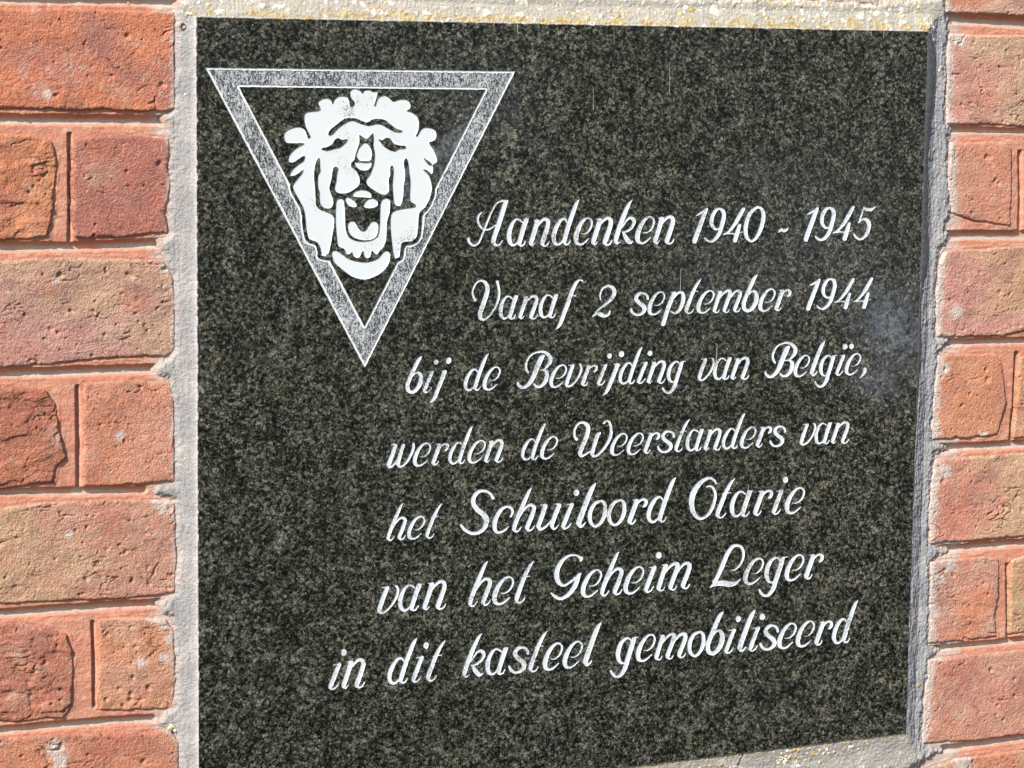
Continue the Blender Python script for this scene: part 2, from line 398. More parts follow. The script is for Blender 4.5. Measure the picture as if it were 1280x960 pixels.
def brick_relief(u, v, kind, rng, s):
    """height in mm, positive = recessed"""
    wu = u + 5*N[1](u/22 + s, v/22); wv = v + 3*N[2](u/18, v/18 + s)
    h = 0.9*fbm(u/38 + s, v/30, 2, 0) + 0.20*fbm(u/9 + s, v/8, 3, 2) + 0.20*fbm(u/1.9 + s, v/1.7, 2, 1) + 0.25*sstep(.25, .6, fbm(u/3.1, v/2.7 + s, 2, 4)) + 0.17*fbm(u/2.8, v/2.6 + s, 3, 3)*(1 + 1.6*sstep(.05, .5, fbm(u/22 + 3*s, v/18, 2, 0)))
    # flaky steps
    n = fbm(wu/26 + s, wv/13 + 3, 3, 1)
    amp = {'plain': 0.10, 'fold': 0.6, 'rough': 0.22, 'pits': 0.25}[kind]
    h += amp*np.tanh(9*n)
    # folds left by throwing the clay
    r = np.abs(fbm(wu/30 + 2*s, wv/11 + s, 3, 4))
    m = sstep({'plain': 0.28, 'fold': -0.15, 'rough': 0.05, 'pits': 0.12}[kind], 0.5, fbm(u/24 - s, v/24, 2, 5))
    h += 1.6*(1 - sstep(0.0, 0.055, r))*m
    # small horizontal tears
    r2 = np.abs(fbm(wu/14 + 5*s, wv/3.2, 2, 2)); m2 = sstep(0.22, 0.5, fbm(u/13, v/9 + 7*s, 2, 3))
    h += 0.8*(1 - sstep(0.0, 0.09, r2))*m2
    # pits
    u0, u1, v0, v1 = u.min(), u.max(), v.min(), v.max()
    k = int((u1 - u0)*(v1 - v0)/1000*{'plain': 3.0, 'fold': 3.5, 'rough': 5, 'pits': 7}[kind])
    for _ in range(k):
        a, b2 = rng.uniform(u0, u1), rng.uniform(v0, v1); ra = rng.choice([rng.uniform(.45, .9), rng.uniform(0.5, 1.9)]); el = rng.uniform(0.5, 1.6); th = rng.uniform(0, 3.1)
        j = (np.abs(u[0] - a) < 5); i = (np.abs(v[:, 0] - b2) < 5)
        if not j.any() or not i.any(): continue
        ix = np.ix_(i, j)
        du, dv = u[ix] - a, v[ix] - b2
        p, q = (du*math.cos(th) + dv*math.sin(th))/el, -du*math.sin(th) + dv*math.cos(th)
        h[ix] += rng.uniform(0.6, 2.2)*np.exp(-((p*p + q*q)/(ra*ra))**1.6)
    return h
STEP = 0.00062
CEM_L = [(221,12),(219,60),(218,120),(219,138),(211,142),(208,148),(210,157),(214,170),(213,200),(213,290),(204,300),(203,312),(208,325),(217,345),(219,400),(219,435),(214,447),(203,450),(198,458),(199,468),(212,474),(217,500),(219,560),(219,605),(208,606),(196,611),(197,617),(209,622),(219,626),(221,700),(220,742),(209,748),(202,757),(204,766),(215,772),(219,800),(219,870),(218,885),(202,897),(199,906),(215,914),(222,925),(225,960),(226,1078)]
CEM_R = [(1176,-4),(1180,18),(1183,40),(1180,60),(1181,100),(1179,140),(1184,160),(1183,175),(1183,220),(1186,272),(1178,285),(1182,300),(1172,312),(1168,350),(1167,420),(1181,428),(1170,440),(1166,480),(1163,550),(1179,560),(1165,568),(1160,620),(1158,680),(1181,690),(1160,700),(1160,750),(1158,805),(1172,815),(1158,825),(1152,880),(1150,932),(1182,938),(1150,950),(1134,962)]
CEM_R = [(x + 4, y) for x, y in CEM_R]
CEM = CEM_L + [(600,1034),(900,994),(1100,966)] + CEM_R[::-1] + [(1090,4),(1000,0),(700,-6),(236,-10),(226,4)]
SMEAR_PALE = lin(226, 208, 196)*0.85
GRAD = {5: (-.15, .25), 9: (.25, 0), 28: (-.5, .1), 31: (-.45, .2), 34: (-.6, .1)}
brick_polys = []
for bi, (P, c1, c2, kind) in enumerate(bricks):
    px, py = np.array(P, float).T
    X, Z = wall(px, py, D_BRICK)
    Pm = np.stack([X, Z], -1)
    brick_polys.append(Pm)
    rng = random.Random(100 + bi)
    x0, x1, z0, z1 = X.min() - .004, X.max() + .004, Z.min() - .004, Z.max() + .004
    gx = np.arange(x0, x1, STEP); gz = np.arange(z0, z1, STEP)
    GX, GZ = np.meshgrid(gx, gz)
    u, v = GX*1000, GZ*1000
    s = bi*3.7
    d = -poly_sdf(GX, GZ, Pm)*1000            # mm inside
    e = d + 0.8*fbm(u/11 + s, v/11, 3, 1) + 0.35*fbm(u/3, v/3 + s, 2, 2) - 0.15
    # chipped arrises
    chip = sstep(0.25, 0.6, fbm(u/9 + 5*s, v/9, 2, 5))*1.6
    e2 = e - chip*np.exp(-np.maximum(e, 0)/2.0)
    h = brick_relief(u, v, kind, rng, s)
    r = 1.5 + 0.9*sstep(-.4, .5, fbm(u/25 + s, v/25, 2, 0))
    q = np.clip(e2, 0, r)
    edge = r - np.sqrt(np.maximum(r*r - (r - q)**2, 0))
    edge = np.where(e2 < 0, r + (-e2)*5, edge)
    tx, tz = rng.uniform(-.5, .5), rng.uniform(-.4, .4)
    uc, vc = (u - u.mean())/(np.ptp(u)/2), (v - v.mean())/(np.ptp(v)/2)
    depth = D_BRICK*1000 + h*sstep(-1, 2.5, e) + edge + tx*uc + tz*vc
    depth = np.minimum(depth, 20)
    # colour: patches of the two firings, mauve scorch, pale efflorescence
    qx0, qy0 = photo(GX, GZ, D_BRICK)
    A, B = lin(*c1)*KA, lin(*c2)*KA
    gg = GRAD.get(bi, (0, 0)); k = sstep(-0.4, 0.4, fbm(u/50 + s, v/34, 3, 2) + gg[0]*(qx0 - np.array(P)[:, 0].clip(0, 1280).mean())/60 + gg[1]*(qy0 - np.array(P)[:, 1].mean())/60)[..., None]
    col = A*(1 - k) + B*k
    k = (sstep(0.10, 0.55, fbm(u/36 - s, v/26, 3, 4))*0.4)[..., None]
    col = mix(col, lin(176, 122, 112)*KA*np.ones(3), k)
    k = (sstep(0.2, 0.6, fbm(u/30 + 2*s, v/30 + s, 3, 0))*0.4)[..., None]
    col = mix(col, lin(218, 124, 96)*KA*np.ones(3), k)
    k = (sstep(0.26, 0.6, fbm(u/7 + 2*s, v/5, 3, 3))*0.28)[..., None]
    col = mix(col, lin(222, 196, 168)*KA*np.ones(3), k)
    k = (sstep(0.12, 0.6, fbm(u/24 + 8, v/20 + 2*s, 5, 1, 0.62))*0.42)[..., None]
    col = mix(col, lin(226, 190, 168)*KA*np.ones(3), k)
    # dark brown mottling scattered by noise over the clay
    k = (sstep(0.35, 0.7, fbm(u/5 + s, v/4, 3, 1))*0.35)[..., None]
    col = mix(col, lin(120, 78, 66)*np.ones(3), k)
    # cement smeared over the brick next to the plaque
    qx, qy = photo(GX, GZ, D_BRICK)
    dc = poly_sdf(qx, qy, CEM)
    right = qx > 700
    w = np.where(right, 11, 6) + 8*fbm(u/9, v/14 + s, 3, 2)
    k = (1 - sstep(w*0.3, w, dc))*np.where(right, 0.9, 0.65)
    k2 = sstep(0.55, 0.8, fbm(u/2.5, v/2.5, 2, 4) + 0.4*(1 - sstep(0, 30, dc)))*0.4
    for sx_, sy_, sr_ in ((205,632,12),(198,628,10),(206,776,14),(212,800,9),(190,772,9),(207,150,12),(206,335,9),(186,468,10),(176,828,7),(206,822,9),(150,545,7),(60,118,8),(70,936,14),(76,950,12),(1190,270,12),(1180,460,9),(1180,590,12),(1185,706,12),(1176,724,8),(1205,952,16),(1180,970,12),(1200,48,12),(1230,545,8),(70,352,5),(86,668,6),(1196,390,10)):
        k2 = np.maximum(k2, 0.85*sstep(.25, .8, np.exp(-((qx - sx_)**2 + (qy - sy_)**2)/(sr_*sr_)) + 0.45*fbm(u/3, v/3, 3, 1)))
    k = np.clip(np.maximum(k, k2), 0, 1)[..., None]
    col = mix(col, SMEAR_PALE, k)
    g_ = col @ np.array([.35, .5, .15]); col = mix(g_[..., None]*np.ones(3), col, 0.92)*np.array([1.08, 1.10, 1.11])
    em = d > -1.6
    keep = em[:-1, :-1] | em[1:, 1:] | em[:-1, 1:] | em[1:, :-1]
    me = grid_mesh('brick', GX, depth/1000, GZ, keep, col)
    o = link('brick', me, MAT_BRICK, WALL)
    o.matrix_parent_inverse = WALL.matrix_world.inverted() if False else Matrix.Translation((-SW/2, -0.03, SH))

# ---- mortar bed with tooled grooves
G_H = [([(-420,-4),(0,-2),(218,2)],6), ([(-420,147),(0,149),(100,150),(205,151)],6.2), ([(-420,312),(0,309),(100,308),(204,304)],5.8),
       ([(-420,474),(0,467),(100,464),(191,461)],6.0), ([(-420,622),(0,615),(100,614),(178,613)],4.8), ([(-420,776),(0,767),(100,760),(198,754)],5.4),
       ([(-420,926),(0,914),(100,904),(190,898)],5.0),
       ([(1181,23),(1230,26),(1280,29),(1440,38)],6.6), ([(1183,162),(1280,164),(1440,172)],3.8), ([(1181,294),(1280,294),(1440,294)],5.6),
       ([(1182,428),(1280,426),(1440,420)],4.2), ([(1176,560),(1280,555),(1440,545)],5.0), ([(1176,687),(1280,678),(1440,664)],5.2),
       ([(1164,811),(1280,800),(1440,784)],3.8), ([(1180,936),(1280,922),(1440,905)],4.6)]
G_V = [([(87,168),(88,235),(87,300)],2.7), ([(97,484),(98,545),(98,610)],2.8), ([(116,778),(118,830),(118,882)],2.6),
       ([(1275,190),(1276,240),(1275,287)],2.6), ([(1271,442),(1268,500),(1264,551)],2.4), ([(1259,706),(1260,760),(1260,802)],2.2),
       ([(-42,168),(-42,300)],2.6), ([(-44,484),(-44,612)],2.6), ([(-42,784),(-42,905)],2.6)]
cx, cz = wall(np.array([-400., 1450., -400., 1450.]), np.array([-170., -170., 1190., 1080.]), D_MORTAR)
MS = 0.0007
gx = np.arange(max(cx.min(), -0.345), min(cx.max(), 0.76), MS); gz = np.arange(cz.min(), cz.max(), MS)
GX, GZ = np.meshgrid(gx, gz)
inside = np.full(GX.shape, 99.0)      # distance (mm) outside the nearest brick, negative inside
for Pm in brick_polys:
    (x0, z0), (x1, z1) = Pm.min(0) - 0.02, Pm.max(0) + 0.02
    j0, j1 = np.searchsorted(gx, [x0, x1]); i0, i1 = np.searchsorted(gz, [z0, z1])
    if j1 <= j0 or i1 <= i0: continue
    sub = poly_sdf(GX[i0:i1, j0:j1], GZ[i0:i1, j0:j1], Pm)*1000
    inside[i0:i1, j0:j1] = np.minimum(inside[i0:i1, j0:j1], sub)
keepv = inside > -3.5
CEMs = np.array(CEM, float)
qx, qy = photo(GX, GZ, D_MORTAR)
_c = (qx > 170) & (qx < 1190) & (qy > -20) & (qy < 1090) & keepv
_s = np.full(GX.shape, 9.0); _s[_c] = poly_sdf(qx[_c], qy[_c], CEMs)
keepv &= ~(_s < -6)
keepv &= ~((GX > 0.008) & (GX < SW - 0.008) & (GZ < -0.008) & (GZ > -SH + 0.008))
qx, qy = photo(GX, GZ, D_MORTAR)
u, v = GX*1000, GZ*1000
gr = np.zeros(GX.shape); low = np.zeros(GX.shape)
wob = 0.9*fbm(u/16, v/16, 2, 1) + 0.35*fbm(u/3, v/3, 2, 3)
for L, hw in G_H + G_V:
    L = np.array(L, float); 
    m = (qx > L[:, 0].min() - 16) & (qx < L[:, 0].max() + 16) & (qy > L[:, 1].min() - 16) & (qy < L[:, 1].max() + 16)
    dd = line_dist(qx[m], qy[m], L) + wob[m]
    gr[m] = np.maximum(gr[m], 1 - sstep(hw - 0.9, hw + 0.7, dd))
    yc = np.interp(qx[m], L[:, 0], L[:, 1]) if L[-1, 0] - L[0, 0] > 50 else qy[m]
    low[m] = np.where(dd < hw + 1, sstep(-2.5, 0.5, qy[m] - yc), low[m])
vert = np.zeros(GX.shape)
for L, hw in G_V:
    L = np.array(L, float)
    m = (np.abs(qx - L[:, 0].mean()) < 16) & (qy > L[:, 1].min()) & (qy < L[:, 1].max())
    vert[m] = 1
h = D_MORTAR*1000 + 0.45*fbm(u/14, v/6, 3, 0) + 0.22*fbm(u/3, v/2.4, 3, 2)
lip = np.exp(-((inside - 1.6)/0.7)**2)*0.5*sstep(-.2, .3, fbm(u/10, v/10, 2, 4))
h = h - lip
h = h*(1 - gr) + gr*(D_GROOVE*1000 + 0.15*fbm(u/20, v/3, 2, 2))
A = lin(222,152,126)*KA; B = lin(226,162,134)*KA
k = sstep(-.3, .4, fbm(u/40, v/12, 3, 1))[..., None]
col = A*(1 - k) + B*k
k = (sstep(.15, .6, fbm(u/9, v/4, 3, 5))*.45)[..., None]
col = mix(col, lin(222, 196, 172)*KA, k)
floor = low*np.where(vert > 0, 0.25, 1.0)*sstep(0.55, 0.95, gr)*sstep(-0.75, -0.1, fbm(u/45, v/30, 2, 3))  # upper groove left red: its red-brown shade is put into the colour
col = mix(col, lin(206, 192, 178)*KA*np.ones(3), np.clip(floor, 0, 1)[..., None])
# cement spatter near the plaque
far = np.minimum(np.maximum(0, 226 - qx) + np.maximum(0, 0), 999)
dc = np.where(qx < 640, np.maximum(0, 205 - qx), np.maximum(0, qx - 1184))
k = ((1 - sstep(2, 26, dc + 10*fbm(u/5, v/5, 2, 2)))*0.75)[..., None]
col = mix(col, lin(220, 206, 196)*KA, k)
keep = keepv[:-1, :-1] & keepv[1:, 1:] & keepv[:-1, 1:] & keepv[1:, :-1]
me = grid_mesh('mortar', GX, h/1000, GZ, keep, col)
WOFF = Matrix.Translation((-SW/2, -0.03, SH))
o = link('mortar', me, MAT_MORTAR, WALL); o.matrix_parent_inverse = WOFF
o['label'] = 'red mortar with narrow grey tooled grooves between the bricks'

# ---- grey cement bed round the slab
CS = 0.0006
x0, z0 = wall(150., 1100., 0.004); x1, z1 = wall(1215., -40., 0.004)
gx = np.arange(x0, x1, CS); gz = np.arange(z0, z1, CS)
GX, GZ = np.meshgrid(gx, gz)
slab_d = np.maximum(np.maximum(-GX, GX - SW), np.maximum(GZ, -SH - GZ))*1000     # mm outside the slab
m_all = (slab_d > -1.5)
qx, qy = photo(GX, GZ, 0.006)
u, v = GX*1000, GZ*1000
sd = np.full(GX.shape, -50.0)
cand = m_all & ((qx < 232) | (qx > 1125) | (qy < 20) | (qy > 940))
CEMs = np.array(CEM, float)
sd[cand] = poly_sdf(qx[cand], qy[cand], CEMs)
sd = sd + 4.2*fbm(u/9, v/9, 3, 2) + 2.0*fbm(u/2.5, v/2.5, 2, 4)
oxm = np.maximum(np.maximum(-GX, GX - SW), 0)*1000 + 1e-3; oym = np.maximum(np.maximum(GZ, -SH - GZ), 0)*1000 + 1e-3
wx = sstep(0.3, 0.7, oxm/(oxm + oym) + 0.1*fbm(GX*60, GZ*60, 2, 1))
wl, wr = wx*(GX < SW/2), wx*(GX > SW/2); wt, wb = (1 - wx)*(GZ > -SH/2), (1 - wx)*(GZ < -SH/2)
left, right, top, bottom = wl > .5, wr > .5, wt > .5, wb > .5
t = np.clip(slab_d/13, 0, 1)
# profile: flush with the slab on the left and top, falling to the bricks; on the right it falls steeply
base = wl*(0.2 + 5.3*t**0.62) + wt*(0.3 + 4.2*t**1.3) + wr*(0.6 + 5.4*np.clip(slab_d/12, 0, 1)**1.2) + wb*(1.1 + 2.2*t)
base += np.where(left, -0.7*np.exp(-((slab_d - 1.6)/1.0)**2), 0)
rough = np.where(right, 1.6, 1.15)
h = base + rough*(0.5*fbm(u/14, v/14, 3, 1) + 0.36*fbm(u/2.4, v/2.4, 3, 3)) + np.where(left | right, np.where(right, 0.55, 0.3)*fbm(u/1.8, v/16, 2, 5), 0.2*fbm(u/14, v/1.6, 2, 5))
h += np.clip(sd + 5, 0, 12)*0.42
lap = slab_d + 0.75*fbm(u/5, v/5, 4, 0) + 0.12
h = np.where((slab_d < 0.9) & (lap > 0) & (left | top), np.minimum(h, -0.12 + 0.1*N[0](u*1.7, v*1.7)), np.where(slab_d < 0.3, h + 0.6*(0.3 - slab_d) + 0.4, h))
col = np.ones(GX.shape + (3,))*lin(200, 198, 198)*0.64
k = sstep(-.3, .5, fbm(u/30, v/22, 3, 0))[..., None]
col = mix(col, lin(214, 209, 205)*0.68, k)
k = (sstep(0.15, 0.6, fbm(u/12, v/8, 3, 3))*0.5)[..., None]
col = mix(col, lin(196, 184, 178)*0.7, k)
k = (np.exp(-((slab_d - 0.8)/0.9)**2)*0.6)[..., None]
col = mix(col, lin(226, 226, 226)*0.9, k*np.where(left, 1, 0.5)[..., None])  # brighter lit edge beside the slab, painted as a pale line
col = mix(col, col*np.array([0.96, 0.98, 1.03]), wr[..., None])  # cool tone of the shaded right side put into the colour
col = mix(col, lin(222, 186, 164)*0.78, (sstep(-3.5, 2.5, sd)*0.7)[..., None])
wtb = (wt + 0.55*wb)[..., None]
col = mix(col, lin(228, 218, 194)*0.80, wtb*0.5)
# yellow and white lichen film along the top and bottom edge
yl = sstep(0.05, 0.32, fbm(u/11 + 3, v/6, 4, 4) + 0.42*np.exp(-((slab_d - 3.0)/2.0)**2) - 0.10)
yl *= np.where(top, 1 - sstep(6, 12, slab_d), np.where(bottom, (1 - sstep(1.2, 4.5, slab_d)), 0))
k = (yl*0.74)[..., None]
oc = mix(lin(226, 206, 150)*0.85, lin(206, 168, 100)*0.8, sstep(-.2, .4, fbm(u/4, v/4, 2, 1))[..., None])
col = mix(col, oc, k)
wl = sstep(0.28, 0.45, fbm(u/10 + 9, v/8, 3, 0) )*np.where(top, 1.0, np.where(bottom, 0.5, 0.0))*(1 - yl)
col = mix(col, lin(246, 242, 228)*0.95, (wl*0.8)[..., None])
h -= 0.45*wl + 0.3*yl*sstep(-.2, .3, fbm(u/1.8, v/1.8, 2, 2))
keepv = m_all & (sd < 7)
keep = keepv[:-1, :-1] & keepv[1:, 1:] & keepv[:-1, 1:] & keepv[1:, :-1]
# hairline crack in the lower bed
crk = (np.abs(qx - (924 - (qy - 944)*0.35 + 1.5*fbm(u/3, v/3, 2, 1))) < 0.9) & (qy > 938) & (qy < 956)
h = np.where(crk, h + 1.5, h)
me = grid_mesh('cement_bed', GX, h/1000, GZ, keep, col)
CEM_H = (gx, gz, h)
o = link('cement_bed', me, MAT_CEMENT, WALL); o.matrix_parent_inverse = WOFF
o['label'] = 'rough pale grey cement bed around the granite slab'

# ---- lichen crusts: small lumps, nobody could count them
rng = np.random.default_rng(4)
LV, LF, LC = [], [], []
def lump(px, py, r, colr, flat=0.22):
    X, Z = wall(float(px), float(py), 0.002)
    j = int(np.clip(np.searchsorted(gx, X), 1, len(gx) - 2)); i = int(np.clip(np.searchsorted(gz, Z), 1, len(gz) - 2))
    y = CEM_H[2][i, j]/1000
    k = 9; base_i = len(LV); r = r*0.72
    ang = rng.uniform(0, 6.28); rr = r*0.00055
    for ring, (rad, hh) in enumerate(((1.0, -0.15), (0.72, 0.7), (0.35, 1.0))):
        for q in range(k):
            a = ang + q*2*math.pi/k
            w = rad*rr*(1 + rng.uniform(-.42, .42))
            LV.append((X + w*math.cos(a), y - hh*rr*flat*(1 + rng.uniform(-.2, .2)), Z + w*math.sin(a)*0.85)); LC.append(colr)
    LV.append((X, y - rr*flat, Z)); LC.append(colr)
    for ring in range(2):
        for q in range(k):
            a, b = base_i + ring*k + q, base_i + ring*k + (q + 1) % k
            LF.append((a, b, b + k)); LF.append((a, b + k, a + k))
    for q in range(k):
        LF.append((base_i + 2*k + q, base_i + 2*k + (q + 1) % k, base_i + 3*k))
def lichen_col():
    t = rng.random()
    if t < .45: return lin(228, 214, 168)*0.85
    if t < .6: return lin(208, 178, 118)*0.8
    return lin(244, 240, 226)*0.92
for cxp, cyp, n, spx, spy in ((300,8,12,60,8),(480,10,22,40,9),(560,14,10,30,7),(700,16,20,30,8),(780,22,16,25,7),(860,12,20,25,8),(940,16,24,30,9),(1010,14,34,30,9),(1060,16,26,25,9),(1110,14,26,25,9),(1150,22,12,14,8),(1000,6,20,60,4),(236,10,8,8,6)):
    for _ in range(n):
        px = rng.normal(cxp, spx); top_y = 22 + (px - 246)*0.0197
        py = min(rng.normal(cyp, spy), top_y - 2.5)
        if py < -8: continue
        lump(px, py, abs(rng.normal(2.0, 1.2)) + 0.8, lichen_col())
for cxp, n, spx, dy in ((1000, 26, 16, 13), (985, 14, 10, 8), (1060, 10, 30, 10), (940, 12, 8, 26), (960, 8, 40, 20), (900, 10, 30, 14), (700, 20, 120, 16), (480, 20, 120, 16)):
    for _ in range(n):
        px = rng.normal(cxp, spx); by = 948 - (px - 880)*0.123
        py = by + max(2.5, rng.normal(dy, 5))
        lump(px, py, abs(rng.normal(2.2, 1.0)) + 1.0, lichen_col())
for px, py, r in ((1178, 88, 4), (1180, 84, 3), (1170, 187, 3.5), (1168, 50, 4), (1160, 32, 5), (1164, 30, 4), (1167, 34, 4), (216, 911, 6), (221, 915, 4), (1152, 858, 5), (328, 8, 7), (1134, 48, 2.5), (233, 118, 2.5), (860, 10, 7), (866, 14, 6)):
    lump(px, py, r, lichen_col())
me = np_mesh('lichen', np.array(LV), np.array(LF), np.array(LC))
o = link('lichen', me, MAT_LICHEN, WALL); o.matrix_parent_inverse = WOFF; o['kind'] = 'stuff'

# ================================================================== PLAQUE
PLQ = empty('memorial_plaque', (SW/2, 0.012, -SH),
            'square black granite memorial plaque engraved with white script and lion triangle', 'plaque')
POFF = Matrix.Translation((-SW/2, -0.012, SH))

# ---- lettering: each glyph is a set of tapering strokes (x, y, width); "box" strokes set its extent
GLY = {}
def gl(ch, slope, bx, by, xh, strokes, dots=()):
    S = []
    for st in strokes: S.append([(x, (by + slope*(x - bx) - y)/xh, w/xh) for x, y, w in st])
    Dt = [(x, (by + slope*(x - bx) - y)/xh, w/xh) for x, y, w in dots]
    lo = min(min(p[0] - p[2]*xh/2*0.9 for p in s) for s in S); hi = max(max(p[0] + p[2]*xh/2*0.9 for p in s) for s in S)
    GLY[ch] = (S, Dt, lo, hi, xh)
gl('v', -.08, 130, 621, 280, [[(143,356,10),(175,350,14),(205,344,12)], [(192,358,40),(160,440,44),(125,545,46),(115,585,38)], [(112,570,32),(128,604,30),(172,596,26),(235,530,24),(283,440,28),(294,375,26),(280,338,22),(264,334,9)]])
gl('a', -.08, 365, 597, 280, [[(470,352,14),(440,330,20),(400,330,24),(358,380,36),(328,465,44),(332,545,40),(365,581,28),(410,560,20),(455,480,12)], [(512,330,48),(480,420,46),(445,535,44),(440,565,36)], [(436,558,32),(455,581,20),(485,570,18),(507,536,13)], [(512,322,22),(542,315,9)]])
gl('n', -.08, 580, 580, 285, [[(605,317,9),(640,312,16)], [(640,325,46),(612,420,46),(575,530,44),(568,555,32)], [(568,556,30),(590,572,16),(615,545,11)], [(608,430,12),(660,350,22),(708,303,32),(748,303,36),(760,345,42),(735,430,46),(700,525,46),(695,548,36)], [(695,548,32),(718,568,20),(750,553,18),(772,518,13)]])
gl('h', -.08, 235, 552, 285, [[(392,98,8),(366,130,30),(330,210,40),(280,330,45),(232,455,44),(217,515,38)], [(216,515,32),(236,541,22),(265,528,16),(288,494,12)], [(275,390,12),(320,312,22),(365,272,30),(403,277,36),(414,310,40),(385,400,46),(350,485,44),(345,507,36)], [(345,503,32),(365,529,22),(398,515,16),(420,479,12)]])
gl('e', -.08, 500, 534, 285, [[(525,414,9),(570,411,13),(618,372,20),(646,305,22),(632,262,19),(592,252,22),(540,288,34),(492,360,44),(464,440,48),(468,498,40),(502,521,26),(550,507,22),(612,456,11)]])
gl('t', -.08, 700, 513, 285, [[(853,90,9),(820,130,30),(775,220,40),(730,340,44),(695,445,45),(690,475,36)], [(690,476,32),(712,503,20),(745,489,16),(768,454,12)], [(737,252,12),(775,243,14),(815,240,11)]])
gl('G', -.08, 150, 522, 280, [[(335,96,22),(358,110,34),(350,130,22)], [(345,98,20),(300,79,20),(240,84,26),(182,125,36),(133,210,48),(123,290,50),(150,355,38),(195,377,24),(250,345,26),(300,305,30)], [(352,258,14),(330,285,42),(305,365,48),(255,445,42),(190,498,34),(140,503,32),(95,473,26),(68,448,12)]])
gl('i', -.08, 235, 489, 280, [[(250,235,9),(285,228,14)], [(298,232,40),(270,310,43),(235,415,44),(222,455,38)], [(221,453,32),(236,477,22),(265,464,18),(292,424,12)]], [(337,110,62)])
gl('m', -.08, 365, 480, 280, [[(385,218,10),(420,214,16)], [(418,228,44),(390,310,43),(354,425,43),(348,450,32)], [(348,450,28),(368,468,20),(393,463,12),(410,434,9)], [(385,340,10),(435,262,22),(488,212,30),(527,204,34),(534,240,44),(506,320,44),(470,418,43),(465,442,32)], [(465,440,28),(485,460,18),(510,454,14),(527,424,9)], [(505,335,10),(555,257,22),(600,208,30),(642,203,36),(653,240,42),(626,320,43),(592,405,43),(588,428,32)], [(588,428,30),(605,447,20),(635,438,16),(655,407,11)]])
gl('L', -.08, 150, 500, 268, [[(265,334,8),(310,328,15),(365,270,20),(393,190,26),(380,115,28),(332,87,28),(278,105,36),(228,180,42),(178,300,44),(128,408,40),(98,448,34)], [(62,503,12),(108,472,42),(175,462,54),(240,470,56),(290,470,44),(335,447,24),(368,419,9)]])
gl('g', -.08, 690, 464, 266, [[(760,242,12),(730,216,20),(690,227,28),(646,282,40),(624,368,43),(637,432,34),(670,459,20),(715,438,14)], [(782,230,44),(758,310,45),(722,420,45),(692,515,43),(650,576,34),(605,590,26),(570,563,26),(553,534,22)], [(782,216,22),(828,207,9)]])
gl('r', -.08, 1030, 439, 268, [[(1055,192,10),(1090,188,16)], [(1090,202,44),(1063,280,45),(1028,380,45),(1020,402,38)], [(1019,400,34),(1038,424,24),(1062,414,16),(1080,384,11)], [(1083,252,10),(1115,203,22),(1153,184,26),(1177,204,32),(1168,240,32),(1152,256,20)]])
gl('d', -.092, 740, 529, 280, [[(963,66,9),(936,100,34),(895,200,43),(845,340,45),(808,465,43),(805,488,34)], [(838,295,12),(810,264,22),(770,277,32),(722,350,42),(694,440,42),(706,498,34),(740,515,26),(785,480,20),(828,400,12)], [(805,486,32),(825,509,22),(850,499,18),(870,467,11)]])
gl('b', -.042, 190, 499, 234, [[(290,126,11),(263,155,34),(225,230,39),(180,330,39),(152,400,41)], [(152,400,40),(155,452,39),(187,481,32),(230,464,37),(273,400,43),(283,330,40),(262,287,28),(228,293,16),(203,325,10)]])
gl('j', -.042, 450, 481, 232, [[(482,266,10),(510,264,16)], [(516,274,44),(490,350,42),(452,450,40),(417,535,36),(380,580,11)]], [(555,162,60)])
gl('B', -.042, 120, 463, 220, [[(152,312,18),(131,270,23),(135,210,22),(175,147,18),(240,117,20),(300,120,28),(343,160,34),(348,205,38),(320,250,26),(285,282,14),(250,290,9)], [(265,282,10),(300,290,24),(318,322,38),(304,388,38),(265,433,30),(226,438,24),(201,413,16)], [(288,152,22),(266,177,46),(226,270,46),(186,368,42),(142,428,34),(97,448,28),(62,420,26),(58,401,18)]])
gl('l', -.042, 525, 441, 220, [[(642,92,10),(616,130,34),(575,230,39),(533,345,41),(516,396,40)], [(515,394,36),(530,424,24),(550,414,16),(567,394,11)]])
gl('V', -.032, 215, 526, 245, [[(152,322,28),(134,280,20),(127,235,18),(152,172,18),(196,133,20),(245,142,30),(273,190,40),(268,250,45),(240,340,46),(207,430,45),(202,486,40),(230,512,26),(280,488,20),(340,410,20),(383,310,26),(389,230,24),(378,170,26),(369,136,24)]])
gl('A', -.017, 400, 550, 288, [[(130,467,26),(140,505,24),(180,534,24),(225,514,20),(265,430,20),(310,310,22),(352,208,20),(400,122,20),(450,90,20),(490,90,24)], [(514,84,10),(490,112,44),(458,220,47),(420,340,49),(384,445,47),(372,498,42)], [(371,495,40),(395,529,28),(430,528,20),(462,487,13)], [(256,204,16),(229,240,22),(223,290,22),(250,350,20),(290,376,20),(340,370,18),(398,328,10)]])
gl('1', -.017, 460, 490, 288, [[(482,214,14),(520,187,24),(562,152,14)], [(574,144,9),(560,168,38),(520,290,45),(475,430,47),(465,468,46)]])
gl('9', -.017, 600, 489, 288, [[(695,147,20),(655,165,34),(622,230,38),(617,298,36),(650,350,24),(690,340,18),(730,282,12)], [(690,147,22),(722,166,34),(733,220,40),(714,310,41),(686,398,38),(642,457,34),(602,473,26),(567,455,22),(553,438,16)]])
gl('4', -.017, 830, 484, 288, [[(922,148,32),(890,210,40),(840,300,36),(785,372,24),(735,403,14)], [(735,403,12),(800,393,14),(850,396,14),(914,380,9)], [(884,312,32),(862,390,42),(842,462,42)]])
gl('5', -.017, 1000, 482, 288, [[(1032,140,10),(1060,160,34),(1100,166,34),(1130,150,22),(1152,134,7)], [(1035,140,14),(1015,210,20),(985,298,13)], [(985,297,9),(1020,264,22),(1063,267,34),(1088,310,38),(1078,380,37),(1045,438,32),(1000,467,24),(957,445,22),(936,410,14)]])
